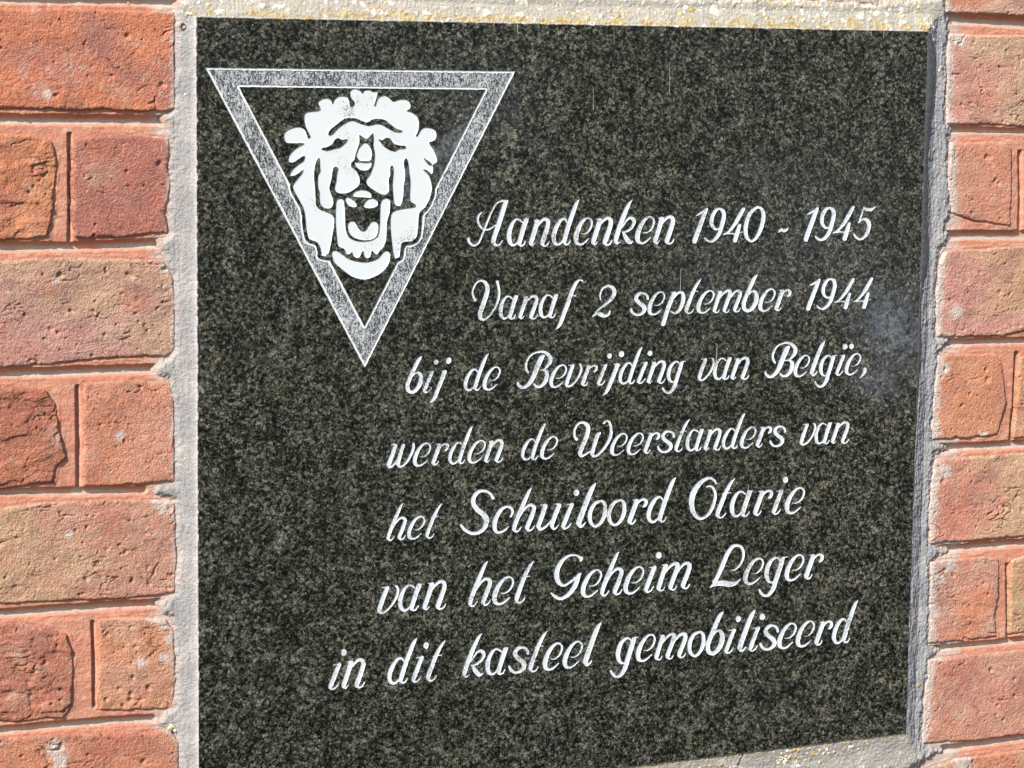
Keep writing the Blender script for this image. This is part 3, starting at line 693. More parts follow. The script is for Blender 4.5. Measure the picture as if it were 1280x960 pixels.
gl('0', -.017, 710, 501, 288, [[(770,156,26),(702,220,38),(662,340,40),(667,438,34),(710,488,24),(763,455,32),(812,350,40),(832,240,38),(813,172,28),(770,156,26)]])
gl('-', -.017, 1000, 500, 288, [[(983,407,8),(1012,378,32),(1048,388,32),(1084,360,9)]])
gl('2', -.032, 140, 490, 245, [[(206,310,12),(202,265,18),(225,202,20),(275,173,26),(323,192,36),(338,240,40),(313,300,36),(250,360,26),(180,420,20),(132,480,13)], [(132,484,9),(168,452,24),(208,460,44),(245,476,34),(283,458,28),(298,424,13)]])
gl('s', -.032, 570, 481, 245, [[(674,306,24),(665,270,24),(630,249,22),(587,256,32),(562,300,37),(590,345,38),(632,380,41),(642,420,38),(610,460,28),(560,467,24),(525,440,26),(512,409,20)]])
gl('p', -.032, 945, 469, 240, [[(910,243,10),(945,240,16)], [(942,252,42),(905,340,43),(868,455,42),(838,562,42)], [(918,335,10),(960,267,22),(1000,240,26),(1023,272,36),(1017,350,41),(983,428,34),(945,453,24),(905,432,14)]])
gl('f', -.032, 1080, 494, 245, [[(1225,120,13),(1195,107,17),(1160,137,34),(1120,220,41),(1080,340,43),(1040,450,42),(1000,558,36),(964,612,10)], [(1085,266,8),(1155,269,13)]])
gl('w', -.055, 100, 559, 243, [[(120,326,12),(150,322,16)], [(158,336,38),(127,430,41),(96,512,42)], [(91,520,36),(105,546,24),(150,515,20),(190,445,14)], [(232,336,36),(198,440,40),(182,512,38)], [(180,518,34),(205,544,22),(255,510,22),(303,430,28),(328,355,28),(326,316,20)]])
gl('W', -.055, 220, 452, 226, [[(170,273,28),(151,240,24),(151,180,22),(185,122,22),(230,107,28),(273,131,38),(283,180,42),(265,250,43),(228,340,43),(203,405,42)], [(202,408,38),(220,438,26),(265,415,22),(312,385,14)], [(396,212,26),(372,240,40),(337,350,38),(322,412,38)], [(321,414,36),(345,440,26),(395,410,24),(460,330,28),(498,250,32),(506,180,28),(490,107,24),(460,91,20),(436,115,22)]])
gl('S', -.067, 160, 551, 280, [[(366,180,30),(345,141,26),(290,109,26),(225,116,35),(177,170,43),(172,235,45),(215,298,46),(278,350,52),(303,405,50),(278,480,42),(220,524,34),(150,529,30),(90,498,30),(48,450,26)]])
gl('c', -.067, 420, 538, 280, [[(540,366,18),(558,320,28),(545,278,24),(500,264,24),(445,302,38),(397,390,45),(387,460,43),(402,513,32),(440,524,26),(490,498,22),(521,465,10)]])
gl('u', -.067, 840, 508, 275, [[(847,247,10),(880,243,16)], [(888,258,42),(860,350,44),(830,442,44)], [(824,455,40),(845,490,28),(900,455,22),(955,380,12)], [(975,240,10),(1005,236,16)], [(1013,252,44),(980,340,45),(949,440,42)], [(945,450,36),(965,487,22),(990,474,16),(1007,449,9)]])
gl('o', -.067, 425, 516, 282, [[(490,249,24),(430,277,36),(387,360,42),(387,448,37),(425,499,26),(475,479,32),(518,400,41),(527,310,38),(513,262,28),(490,249,24)]])
gl('O', -.067, 190, 480, 270, [[(352,116,14),(325,77,22),(280,61,28),(220,92,40),(162,160,52),(122,260,55),(127,370,47),(160,438,36),(205,464,28),(260,438,28),(313,360,34),(343,250,29),(333,182,24),(300,142,20),(258,149,12)]])
gl('k', -.092, 420, 500, 278, [[(574,60,9),(545,95,30),(500,190,42),(450,320,45),(413,435,43),(410,467,34)], [(408,464,30),(425,486,20),(455,469,11)], [(470,335,10),(530,245,22),(573,231,32),(595,266,34),(573,320,28),(525,360,24),(475,372,14)], [(488,378,22),(510,420,40),(540,458,42),(560,469,28),(578,455,14)]])
gl(',', -.042, 1030, 430, 220, [[(1045,370,30),(1041,400,34),(1022,435,22),(1000,462,8)]])
GLY['I'] = (GLY['i'][0], [(GLY['i'][1][0][0] - 22, GLY['i'][1][0][1], 0.235), (GLY['i'][1][0][0] + 48, GLY['i'][1][0][1], 0.235)]) + GLY['i'][2:]

# line: baseline (x, y) pairs; entries: glyph, left, right, letter height
TEXT = [
 ([(592,308.8),(727,306.6),(840,304.4),(937,302.6),(1075,300.6)], [('A',583.7,635,36),('a',634,661,36),('n',661.5,687,36),('d',689.5,724.3,36),('e',717.5,740.6,36),('n',739.3,765.5,36),('k',767.5,794.3,36),('e',794.3,818.2,36),('n',816.8,843,36),
   ('1',865,884.3,36.3),('9',880,907,36.3),('4',903.5,931,36.3),('0',929.7,956.3,36.3),('-',972.2,986,36),('1',1004.2,1023,35.6),('9',1018.2,1044.3,35.6),('4',1040.6,1068,35.6),('5',1066.3,1094.5,35.6)]),
 ([(602,401),(630,399.4),(692,397.6),(750,396),(797,394.8),(860,392.4),(934,390.4),(971,389.2),(1055,386.6)], [('V',589.4,625,30.8),('a',623.7,648,30.6),('n',648,672.5,30.6),('a',673.5,698.2,30.5),('f',694.4,729,30.5),('2',740,770,30.6),
   ('s',787,811,30.5),('e',809.4,831.3,30),('p',826,856,30),('t',855.7,877,30),('e',870.6,893,30),('m',891,927,29.6),('b',927.2,947.6,29.8),('e',948,969.2,29.8),('r',968,989,29.5),
   ('1',1007.2,1025.2,32.6),('9',1020,1045.6,32.6),('4',1042.5,1068.2,32),('4',1066,1091.2,32)]),
 ([(512,492.2),(585,488.8),(655,486.2),(710,484),(775,480.8),(827,478.6),(897,475),(965,472.6),(1062,469)], [('b',506.6,528.2,29.5),('i',528,542.2,29.3),('j',537,558,29.2),('d',579.4,611,29.6),('e',603.2,625.6,29.8),
   ('B',646,690,29.5),('e',686.5,708.4,29.2),('v',706,727.5,29),('r',726,747,28.5),('i',745.6,759,28.5),('j',753.2,774,28.8),('d',773,803,29),('i',795.6,809.5,28.5),('n',808.5,832,28.5),('g',827,857,28.3),
   ('v',872,893,28.5),('a',891.3,915,28.4),('n',913.2,936.5,28.4),('B',955.6,996,28),('e',992,1012.4,27.8),('l',1012,1031.2,27.6),('g',1017.6,1046.5,27.4),('I',1043.7,1056.3,27.2),('e',1056,1076.3,27.8),(',',1074,1083,27.6)]),
 ([(487,585),(522,583.2),(565,580.8),(620,577.5),(657,575.8),(728,571.4),(790,568.8),(847,565),(910,561.6),(968,558.8),(1057,553.6)], [('w',483,518.2,30.6),('e',516,538.6,30),('r',539,561,29.3),('d',560,591.2,29.3),('e',584,607,29.3),('n',605,629,29),
   ('d',651,682.5,29),('e',675,697.2,29),('W',716.6,765.2,28.4),('e',762.5,784.4,28.2),('e',783.2,804.6,28.2),('r',804,825,28),('s',821,843.6,28.4),('t',843,862.6,28),('a',857.3,880,27.8),('n',879.6,901.5,28),('d',902,931.5,28),('e',925,945.2,27.6),('r',944.5,964.8,27.6),('s',961.5,982.5,27.6),
   ('v',999.4,1020,27.5),('a',1018.2,1040,27.4),('n',1038.7,1061.4,27.6)]),
 ([(488,676),(515,674.5),(540,673),(592,668.8),(645,665.5),(707,661.6),(768,657.8),(815,654),(873,650),(920,646.6),(990,642.4)], [('h',483,508,30),('e',508.8,531.2,29.6),('t',531.5,552.8,29.6),
   ('S',574.4,617.6,35),('c',615.2,642,35),('h',640,669.5,35),('u',670,701.3,34.6),('i',701,717.2,34),('l',720,745,35),('o',735,758.4,35),('o',759.1,782.5,35),('r',784,809.4,34.2),('d',808,845,34.6),
   ('O',861.2,896,33.8),('t',894.4,918.9,33.6),('a',912.5,940.8,33.8),('r',941.2,966,33.4),('i',964.4,978.8,33),('e',981,1006,33.6)]),
 ([(476,767.8),(502,764.8),(532,762.4),(588,758.8),(622,756.4),(697,750.2),(733,747),(788,743),(822,740),(888,733.8),(936,731),(988,726.6),(1009,724.8)], [('v',471.2,498.6,34.8),('a',497.6,527.6,34.8),('n',528.2,557.8,36),
   ('h',585,614.5,35.6),('e',615.2,642.4,35.6),('t',643.2,667.6,35.4),('G',687.6,728.4,35),('e',726,752.4,35),('h',750,778.8,35),('e',779.4,805,35),('i',804.6,820.2,34.6),('m',821,864,35.4),
   ('L',887,930.6,33.6),('e',929.2,954.8,33.4),('g',947.8,984,33.3),('e',981,1005,33.2),('r',1005,1029.4,33.5)]),
 ([(413,863),(430,861),(490,855.6),(537,852),(582,847.6),(615,844.2),(665,840.4),(709,836),(733,833.4),(800,827.6),(867,821.6),(926,815.8),(978,811.4),(1045,805.2)], [('i',410,426.3,35),('n',427,456.3,37),
   ('d',484,521.4,35),('i',514,529.4,34.6),('t',532.5,557,34.4),('k',578,606.6,34.8),('a',607,635.6,34.6),('s',635,661,34.4),('t',660.6,684,34.2),('e',678.6,703.4,35),('e',703.5,728.3,34.4),('l',728.6,751.4,34.2),
   ('g',762,798,34),('e',795,819.4,34.2),('m',818.2,858.8,33.6),('o',859.8,881.2,33.4),('b',882,905,33.4),('i',904.8,919.8,32),('l',921.6,944.3,33),('i',935,949.8,32),('s',949,973.4,33),('e',971.8,995.6,33),('e',995,1018.3,32.8),('r',1017.8,1041,32.2),('d',1040,1072.6,33)]),
]
LAT = 0.36                                   # lattice of the engraving outlines, photo units
OX, OY = 240.0, 70.0
NX, NY = int(900/LAT), int(820/LAT)
GF = np.full((NY, NX), 3.0, np.float32)      # union of everything cut into the stone
def window(x0, x1, y0, y1):
    i0, i1 = int((x0 - OX)/LAT) - 2, int((x1 - OX)/LAT) + 3
    j0, j1 = int((y0 - OY)/LAT) - 2, int((y1 - OY)/LAT) + 3
    gx_, gy_ = np.meshgrid(OX + LAT*np.arange(i0, i1), OY + LAT*np.arange(j0, j1))
    return i0, i1, j0, j1, gx_, gy_
EDGE = {1: [(3, 0)], 2: [(0, 1)], 3: [(3, 1)], 4: [(1, 2)], 5: [(3, 0), (1, 2)], 6: [(0, 2)], 7: [(3, 2)], 8: [(2, 3)], 9: [(2, 0)],
        10: [(0, 1), (2, 3)], 11: [(2, 1)], 12: [(1, 3)], 13: [(1, 0)], 14: [(0, 3)]}
def contours(f, i0, j0, tol=0.03):
    s = (f < 0).astype(np.int8)
    code = s[:-1, :-1] + 2*s[:-1, 1:] + 4*s[1:, 1:] + 8*s[1:, :-1]
    nxt = {}
    js, is_ = np.nonzero((code > 0) & (code < 15))
    for j, i in zip(js.tolist(), is_.tolist()):
        ks = ((i, j, 0), (i + 1, j, 1), (i, j + 1, 0), (i, j, 1))
        for a, b in EDGE[int(code[j, i])]: nxt[ks[a]] = ks[b]
    def pt(k):
        i, j, v_ = k
        a = float(f[j, i]); b = float(f[j + 1, i] if v_ else f[j, i + 1]); t = a/(a - b) if a != b else .5
        t = min(max(t, .03), .97)
        return (OX + LAT*(i0 + i + (0 if v_ else t)), OY + LAT*(j0 + j + (t if v_ else 0)))
    loops = []
    while nxt:
        k0 = next(iter(nxt)); k = k0; L = []
        while k in nxt:
            L.append(pt(k)); k = nxt.pop(k)
        if len(L) > 5:
            # thin out nearly straight runs
            out = [L[0]]; q = 0
            for n_ in range(2, len(L)):
                (ax, ay), (bx, by) = L[q], L[n_]
                ln = math.hypot(bx - ax, by - ay) or 1e-9
                if n_ - q > 12 or any(abs((px - ax)*(by - ay) - (py - ay)*(bx - ax))/ln > tol for px, py in L[q + 1:n_]):
                    out.append(L[n_ - 1]); q = n_ - 1
            out.append(L[-1])
            if len(out) > 3: loops.append(out)
    return loops
def triangulate(loops):
    vs, es = [], []
    for L in loops:
        b = len(vs); n_ = len(L)
        vs += [Vector(p) for p in L]; es += [(b + k, b + (k + 1) % n_) for k in range(n_)]
    V, E, Fc, _, OE, _ = delaunay_2d_cdt(vs, es, [], 0, 1e-5)
    cons = set(tuple(sorted(e)) for e, o_ in zip(E, OE) if o_)
    et = {}
    for t, f in enumerate(Fc):
        for a in range(3):
            et.setdefault(tuple(sorted((f[a], f[(a + 1) % 3]))), []).append(t)
    st = [None]*len(Fc); stack = []
    for e, ts in et.items():
        if len(ts) == 1 and st[ts[0]] is None:
            st[ts[0]] = (e in cons); stack.append(ts[0])
            while stack:
                t = stack.pop(); f = Fc[t]
                for a in range(3):
                    k = tuple(sorted((f[a], f[(a + 1) % 3])))
                    for t2 in et[k]:
                        if st[t2] is None:
                            st[t2] = st[t] ^ (k in cons); stack.append(t2)
    tris = [f for t, f in enumerate(Fc) if st[t]]
    bnd = [e for e, ts in et.items() if e in cons and len(ts) <= 2 and sum(1 for t in ts if st[t]) == 1]
    return V, tris, bnd
def cut_mesh(name, loops, depth, mat, parent, walls=True, top=0.0):
    """engraved shape: painted floor at depth and its little side walls"""
    V, tris, bnd = triangulate(loops)
    P = np.array([(p.x, p.y) for p in V]); X, Z = wall(P[:, 0], P[:, 1], 0.0)
    n_ = len(P)
    VV = np.concatenate([np.stack([X, np.full(n_, depth), Z], -1), np.stack([X, np.full(n_, top), Z], -1)])
    fs = []
    for f in tris:
        a, b, c = f
        ar = (X[b] - X[a])*(Z[c] - Z[a]) - (X[c] - X[a])*(Z[b] - Z[a])
        fs.append((a, b, c) if ar > 0 else (a, c, b))
    if walls:
        for a, b in bnd: fs.append((a, b, b + n_)); fs.append((a, b + n_, a + n_))
    me = np_mesh(name, VV, np.array(fs), smooth=False)
    o = link(name, me, mat, parent); o.matrix_parent_inverse = POFF
    return o
DEP = 0.00045
def seg_field(x, y, pts):
    f = np.full(x.shape, 1e9)
    for (ax, ay, aw), (bx, by, bw) in zip(pts[:-1], pts[1:]):
        ex, ey = bx - ax, by - ay; L = ex*ex + ey*ey + 1e-12
        t = np.clip(((x - ax)*ex + (y - ay)*ey)/L, 0, 1)
        f = np.minimum(f, np.hypot(x - ax - t*ex, y - ay - t*ey) - (aw + (bw - aw)*t)/2)
    return f
for base, items in TEXT:
    bxs, bys = np.array(base).T
    sl = (bys[-1] - bys[0])/(bxs[-1] - bxs[0])
    for ch, xa, xb, xh in items:
        S, Dt, lo, hi, sx = GLY[ch]
        k = (xb - xa)/(hi - lo); xm = (xa + xb)/2
        yb = float(np.interp(min(max(xm, bxs[0]), bxs[-1]), bxs, bys)) + (sl*(xm - bxs[0]) if xm < bxs[0] else sl*(xm - bxs[-1]) if xm > bxs[-1] else 0)
        jit = [rnd.uniform(-.015, .015) for _ in range(3)]
        def tr(p):
            x = xa + (p[0] - lo)*k
            return (x, yb + sl*(x - xm) - p[1]*xh*(1 + jit[0]), p[2]*xh*(1.06 + jit[1]))
        strokes = [catmull([tr(p) for p in st], 5) for st in S]
        strokes = [np.column_stack([q[:, :2], np.maximum(q[:, 2], 0.5)]) for q in strokes]
        allp = np.concatenate(strokes)
        dots = [tr(p) for p in Dt]
        x0, x1 = allp[:, 0].min() - 5, allp[:, 0].max() + 5; y0, y1 = allp[:, 1].min() - 5, allp[:, 1].max() + 5
        for dx, dy, dw in dots: x1 = max(x1, dx + dw); y0 = min(y0, dy - dw)
        i0, i1, j0, j1, gx_, gy_ = window(x0, x1, y0, y1)
        f = np.full(gx_.shape, 1e9)
        for q in strokes: f = np.minimum(f, seg_field(gx_, gy_, q))
        for dx, dy, dw in dots: f = np.minimum(f, np.hypot((gx_ - dx)*1.06, (gy_ - dy)*0.88) - dw/2*0.94)
        f = f + 0.28*N[3](gx_/3.1, gy_/3.1) + 0.22*N[1](gx_/1.2, gy_/1.2)
        GF[j0:j1, i0:i1] = np.minimum(GF[j0:j1, i0:i1], f)
        loops = contours(f, i0, j0)
        nm = 'digit' if ch.isdigit() else 'punctuation_mark' if ch in '-,' else 'letter'
        cut_mesh(nm, loops, DEP, MAT_WHITE, PLQ)

# ---- emblem: roaring lion head on a triangle
q5 = 220/1280
a_ = lambda P: [(340 + x*q5, 100 + y*q5) for x, y in P]
SIL = a_([(85,405),(100,372),(145,350),(190,341),(230,355),(250,388),(262,422),(278,410),(262,375),(242,335),(234,290),(236,250),(265,230),(320,226),(350,214),(345,188),(335,160),(365,137),(405,134),(430,152),(440,172),(455,140),(490,118),(543,122),(560,155),(566,188),(582,194),(600,165),(572,122),(568,82),(600,62),(640,78),(655,96),(672,75),(708,72),(730,84),(765,86),(760,122),(742,180),(752,186),(772,132),(815,112),(850,130),(880,154),(930,141),(980,145),(1005,175),(1002,208),(978,222),(1020,237),(1058,272),(1068,320),(1060,375),(1046,405),(1060,402),(1086,357),(1122,345),(1178,360),(1196,398),(1182,438),(1142,456),(1172,505),(1200,572),(1194,600),(1168,616),(1172,652),(1163,682),(1140,692),(1155,735),(1162,790),(1146,860),(1112,925),(1082,950),(1067,985),(1062,1062),(1050,1140),(1010,1172),(952,1178),(936,1204),(930,1252),(905,1296),(700,1296),(385,1282),(358,1255),(345,1205),(320,1174),(284,1162),(262,1142),(246,1064),(240,985),(226,925),(198,872),(165,812),(150,768),(182,722),(214,682),(226,650),(184,682),(150,697),(130,690),(146,655),(182,620),(226,590),(238,562),(234,550),(208,562),(170,590),(136,599),(118,580),(131,540),(170,500),(224,468),(228,458),(150,459),(100,450)])
MOUTH = a_([(455,630),(480,640),(471,685),(467,730),(455,780),(464,810),(500,824),(550,820),(600,792),(632,762),(637,720),(618,670),(590,640),(575,630),(577,600),(596,582),(606,540),(628,478),(636,440),(634,398),(662,416),(690,425),(714,405),(733,385),(739,430),(736,470),(746,530),(743,590),(731,640),(714,682),(690,718),(684,742),(702,772),(750,805),(798,831),(838,826),(852,792),(848,722),(860,690),(857,642),(870,620),(883,642),(881,700),(876,762),(880,830),(886,885),(905,914),(936,908),(952,850),(958,765),(968,700),(963,640),(958,592),(975,568),(990,602),(1000,692),(1006,755),(1003,870),(1042,904),(1032,924),(950,936),(888,952),(863,990),(862,1082),(874,1202),(886,1278),(905,1320),(905,1500),(385,1500),(385,1290),(410,1262),(425,1202),(440,1122),(451,1052),(449,1002),(430,976),(390,956),(348,940),(322,912),(316,880),(313,800),(305,702),(312,622),(330,574),(346,570),(347,622),(351,662),(335,692),(332,762),(345,822),(345,862),(356,908),(395,933),(428,928),(445,898),(440,858),(425,820),(416,782),(426,740),(435,700),(441,652)])
CUTS = [a_([(410,397),(415,370),(460,330),(520,285),(560,275),(610,278),(650,296),(690,308),(722,290),(770,280),(820,290),(860,320),(900,350),(945,366),(935,379),(890,375),(840,350),(800,326),(760,318),(700,331),(640,315),(590,296),(545,306),(490,342),(442,390),(422,401)]),
 a_([(358,495),(400,487),(438,463),(455,434),(480,422),(512,435),(548,428),(530,460),(490,490),(450,500),(400,513),(370,508)]),
 a_([(768,428),(800,438),(825,421),(860,425),(882,460),(930,475),(970,480),(965,498),(920,502),(895,518),(850,505),(810,480),(788,450)]),
 a_([(1104,567),(1130,583),(1164,612),(1146,620),(1120,597)]), a_([(1098,650),(1126,655),(1162,690),(1153,702),(1120,674)])]
ISL = [a_([(632,581),(615,545),(630,500),(655,467),(680,456),(705,475),(725,520),(722,570),(700,588),(650,588)]),
 a_([(598,602),(622,597),(680,602),(722,601),(715,635),(690,656),(650,655),(620,637)]),
 a_([(586,836),(602,811),(650,798),(700,808),(722,838),(714,856),(650,852),(602,849)]),
 a_([(535,857),(560,854),(600,882),(616,912),(600,925),(565,917),(540,892)]),
 a_([(665,912),(690,873),(730,860),(765,882),(767,912),(730,930),(685,930)]),
 a_([(470,874),(495,862),(522,880),(530,980),(534,1072),(550,1132),(590,1162),(660,1174),(730,1162),(770,1127),(782,1062),(785,982),(788,902),(804,868),(835,860),(858,882),(855,962),(836,1032),(831,1142),(820,1192),(800,1226),(783,1238),(768,1266),(746,1262),(732,1243),(722,1246),(715,1282),(690,1296),(670,1277),(664,1245),(651,1252),(636,1286),(610,1294),(590,1272),(580,1248),(566,1266),(540,1262),(525,1228),(500,1217),(480,1202),(470,1142),(462,1032),(463,932)]),
 a_([(550,1052),(570,1027),(600,1032),(625,1072),(650,1097),(680,1092),(700,1062),(722,1032),(755,1032),(772,1062),(765,1122),(730,1157),(670,1164),(600,1147),(560,1107)]),
 a_([(437,1248),(465,1240),(500,1262),(560,1302),(640,1322),(700,1322),(770,1297),(808,1253),(835,1242),(858,1267),(850,1332),(810,1387),(750,1427),(675,1450),(590,1432),(520,1384),(460,1332),(440,1292)])]
i0, i1, j0, j1, gx_, gy_ = window(250, 650, 78, 465)
_lm = (gx_ > 344) & (gx_ < 554) & (gy_ > 100) & (gy_ < 360)
def smooth_sdf(P, n=4):
    P = catmull(P, n, True); r = np.full(gx_.shape, 60.0)
    m = _lm & (gx_ > P[:, 0].min() - 9) & (gx_ < P[:, 0].max() + 9) & (gy_ > P[:, 1].min() - 9) & (gy_ < P[:, 1].max() + 9)
    r[m] = poly_sdf(gx_[m], gy_[m], P); return r
sil = smooth_sdf(SIL, 3)
main = np.maximum(sil, -smooth_sdf(MOUTH, 3))
for c in CUTS: main = np.maximum(main, -smooth_sdf(c, 3))
for c in ISL: main = np.minimum(main, smooth_sdf(c, 3))
lion = main + 0.26*N[2](gx_/3, gy_/3) + 0.16*N[1](gx_/1.2, gy_/1.2)
tri_o = poly_sdf(gx_, gy_, [(256.4,84.2),(644,88.8),(455.8,459.5)])
tri_i = poly_sdf(gx_, gy_, [(298.6,108.5),(606.5,112),(455.3,408)])
band = np.maximum(tri_o, -tri_i)
band = np.maximum(band, 0.6 + 3.7*sstep(212, 245, gy_) - sil) + 0.35*N[1](gx_/5.5, gy_/5.5) + 0.3*N[3](gx_/1.6, gy_/1.6)
# leave the band only where it lies outside the head
wl_ = 2.9 + 0.8*N[4](gx_/6, gy_/6) + 0.7*N[2](gx_/1.7, gy_/1.7)
core = band + wl_
line_f = np.maximum(band, -core)
GF[j0:j1, i0:i1] = np.minimum(GF[j0:j1, i0:i1], np.minimum(lion, band))
cut_mesh('lion_head', contours(lion, i0, j0), DEP, MAT_LION, PLQ)['label'] = 'white painted roaring lion head with dark brow eyes and open mouth'
cut_mesh('triangle_outline', contours(line_f, i0, j0), DEP, MAT_LION, PLQ)['label'] = 'thin white double outline of the pointed down triangle'
cut_mesh('triangle_band', contours(core, i0, j0), DEP*0.7, MAT_STIPPLE, PLQ)['label'] = 'frosted speckled grey band of the triangle'

# ---- slab with everything cut out of its polished face
loops = contours(GF, 0, 0)
corner_px = [photo(np.array(x), np.array(z)) for x, z in ((0, 0), (SW, 0), (SW, -SH), (0, -SH))]
rect = []
NSEG = 24
for k in range(4):
    (ax, ay), (bx, by) = corner_px[k], corner_px[(k + 1) % 4]
    for t in range(NSEG): rect.append((float(ax + (bx - ax)*t/NSEG), float(ay + (by - ay)*t/NSEG)))
# interior guide points give the face enough vertices for the smears and painted haze
V, tris, bnd = None, None, None
vs = []; es = []
for L in loops + [rect]:
    b = len(vs); n_ = len(L); vs += [Vector(p) for p in L]; es += [(b + k, b + (k + 1) % n_) for k in range(n_)]
for yy in np.arange(40, 1010, 14):
    for xx in np.arange(262, 1150, 14):
        jj, ii = int((yy - OY)/LAT), int((xx - OX)/LAT)
        if 0 <= jj < NY and 0 <= ii < NX and GF[jj, ii] < 1.5: continue
        if yy > 1010 - (xx - 250)*0.122 : continue
        vs.append(Vector((xx + 0.1, yy + 0.1)))
Vv, E, Fc, _, OE, _ = delaunay_2d_cdt(vs, es, [], 0, 1e-5)
cons = set(tuple(sorted(e)) for e, o_ in zip(E, OE) if o_)
et = {}
for t, f in enumerate(Fc):
    for a in range(3): et.setdefault(tuple(sorted((f[a], f[(a + 1) % 3]))), []).append(t)
st = [None]*len(Fc)
for e, ts in et.items():
    if len(ts) == 1 and st[ts[0]] is None:
        st[ts[0]] = (e in cons); stack = [ts[0]]
        while stack:
            t = stack.pop(); f = Fc[t]
            for a in range(3):
                k = tuple(sorted((f[a], f[(a + 1) % 3])))
                for t2 in et[k]:
                    if st[t2] is None: st[t2] = st[t] ^ (k in cons); stack.append(t2)
P = np.array([(p.x, p.y) for p in Vv]); X, Z = wall(P[:, 0], P[:, 1], 0.0)
fs = []
for t, f in enumerate(Fc):
    if not st[t]: continue
    a, b, c = f
    ar = (X[b] - X[a])*(Z[c] - Z[a]) - (X[c] - X[a])*(Z[b] - Z[a])
    if abs(ar) < 1e-14: continue
    fs.append((a, b, c) if ar > 0 else (a, c, b))
VV = np.stack([X, np.zeros(len(X)), Z], -1)
n_ = len(VV)
box = [(0,0),(SW,0),(SW,-SH),(0,-SH)]
bv = [(x, 0.0, z) for x, z in box] + [(x, 0.022, z) for x, z in box]
VV = np.concatenate([VV, np.array(bv)])
for k in range(4):
    a, b = n_ + k, n_ + (k + 1) % 4
    fs += [(a, a + 4, b + 4), (a, b + 4, b)]
fs += [(n_ + 4, n_ + 5, n_ + 6), (n_ + 4, n_ + 6, n_ + 7)]
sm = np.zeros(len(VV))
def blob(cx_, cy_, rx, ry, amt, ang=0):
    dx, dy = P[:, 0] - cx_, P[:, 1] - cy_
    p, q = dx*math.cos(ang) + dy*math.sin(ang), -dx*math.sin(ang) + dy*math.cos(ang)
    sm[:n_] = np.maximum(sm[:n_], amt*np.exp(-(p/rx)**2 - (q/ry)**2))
blob(1115, 408, 36, 50, 0.60, -.4); blob(1100, 475, 34, 24, 0.38); blob(566, 178, 26, 9, 0.8, -0.85); blob(508, 232, 4, 28, 0.85); blob(950, 215, 50, 18, .15)  # reflection at the right painted in as haze; smears and worn paint by the lion
blob(940, 345, 120, 60, .10); blob(545, 200, 14, 16, .4); blob(600, 130, 60, 50, .12); blob(1040, 300, 110, 100, .10)  # faint uneven sheen painted over the face, and one smear by the mane
me = np_mesh('slab', VV, np.array(fs), attrs={'smear_and_sheen': sm}, smooth=False)
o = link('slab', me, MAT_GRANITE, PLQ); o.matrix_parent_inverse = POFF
o['label'] = 'speckled black granite slab'

# ---- dark slurry strip down the right edge of the slab
Lr = []
for y, w in ((36, 5), (46, 9), (60, 13), (100, 14), (150, 11.5), (200, 10), (260, 11), (330, 12.5), (370, 8), (440, 8.5), (480, 7), (520, 6), (560, 3.5), (585, 0.8)):
    xe = 1160 - (y - 40)*0.032
    Lr.append((xe, y, w))
Lr = np.array(Lr); ys = np.linspace(36, 585, 260)
xe = np.interp(ys, Lr[:, 1], Lr[:, 0]); ww = np.interp(ys, Lr[:, 1], Lr[:, 2]) + 0.7*fbm(ys/14, ys*0, 3, 1)
V = []; NC = 7
for k in range(len(ys)):
    for c in range(NC):
        t = c/(NC - 1)
        X_, Z_ = wall(xe[k] - 0.3 + max(ww[k], 0.3)*t, ys[k], 0.0)
        V.append((float(X_), -0.0002 + 0.0036*t**1.5 + 0.00015*float(N[2](np.array(k*.31), np.array(c*.7))), float(Z_)))
fs = [(k*NC + c, k*NC + c + 1, (k + 1)*NC + c + 1, (k + 1)*NC + c) for k in range(len(ys) - 1) for c in range(NC - 1)]
me = np_mesh('edge_filler', np.array(V), np.array(fs)); o = link('edge_filler', me, MAT_SEAL, PLQ); o.matrix_parent_inverse = POFF
o['label'] = 'smooth dark grey filler strip along the right edge of the slab'

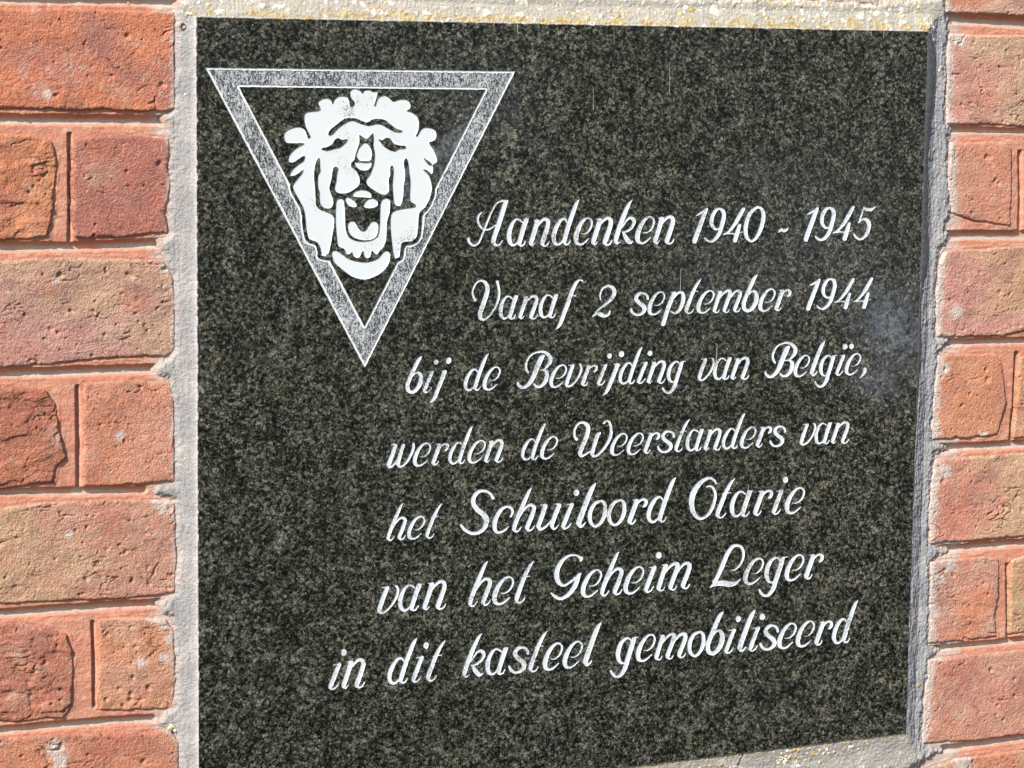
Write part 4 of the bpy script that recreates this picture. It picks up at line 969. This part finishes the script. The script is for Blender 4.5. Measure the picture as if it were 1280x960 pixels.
# ---- thin lime drips on the polished face
def drip(x, y0, y1, w, lean=0.0):
    n_ = 10; V = []
    for k in range(n_ + 1):
        t = k/n_; ww_ = w*0.72*(0.35 + 0.65*t)*(1 + rnd.uniform(-.25, .25))
        for s_, dpt in ((-.5, 0.00002), (0, -0.00012), (.5, 0.00002)):
            X_, Z_ = wall(x + lean*t + s_*ww_, y0 + (y1 - y0)*t, 0.0)
            V.append((float(X_), dpt, float(Z_)))
    fs = [(k*3 + c, k*3 + c + 1, k*3 + c + 4, k*3 + c + 3) for k in range(n_) for c in range(2)]
    me = np_mesh('lime_drip', np.array(V), np.array(fs)); o = link('lime_drip', me, MAT_STREAK, PLQ); o.matrix_parent_inverse = POFF
for d_ in ((741.6, 108, 137, .9), (837, 78, 112, .8), (837, 112, 117, 1.2), (647, 29, 41, 1.5), (767.5, 34, 54, .6), (851, 336, 364, 1.1, -.6), (896.5, 430, 451, 1.6, -1.2), (1104.6, 38, 47, 1.0), (1089, 38, 45, .9), (1068, 38, 44, 1.1), (936, 605, 612, 1.2, -.8)):
    drip(*d_)

# ---- small open metal tube in the cement at the top left corner
tube = None
X_, Z_ = wall(228.6, 32.6, 0.003)
V = []; fs = []; k = 20; ro, ri = 0.0021, 0.00145
prof = [(ro, 0.006), (ro, -0.0006), (ro*0.93, -0.0010), (ri*1.08, -0.0010), (ri, -0.0006), (ri, 0.008)]
for r_, y_ in prof:
    for q in range(k): V.append((float(X_) + r_*math.cos(q*2*math.pi/k), y_ + 0.0040, float(Z_) + r_*math.sin(q*2*math.pi/k)))
for p_ in range(len(prof) - 1):
    for q in range(k): fs.append((p_*k + q, p_*k + (q + 1) % k, (p_ + 1)*k + (q + 1) % k, (p_ + 1)*k + q))
me = np_mesh('metal_tube', np.array(V), np.array(fs))
tube = link('metal_tube', me, MAT_METAL)
tube['label'] = 'tiny open copper tube end set in cement beside the upper left corner of the plaque'; tube['category'] = 'tube'
# the bore: dark closing disc
V = [(float(X_) + ri*math.cos(q*2*math.pi/k), 0.0125, float(Z_) + ri*math.sin(q*2*math.pi/k)) for q in range(k)] + [(float(X_), 0.0125, float(Z_))]
me = np_mesh('tube_bore', np.array(V), np.array([(q, (q + 1) % k, k) for q in range(k)]))
o = link('tube_bore', me, simple('dark_bore', (0.012, 0.010, 0.009)), tube)
print('tris about', sum(len(o.data.polygons)*(2 if len(o.data.polygons) and o.data.polygons[0].loop_total == 4 else 1) for o in bpy.data.objects if o.type == 'MESH'))
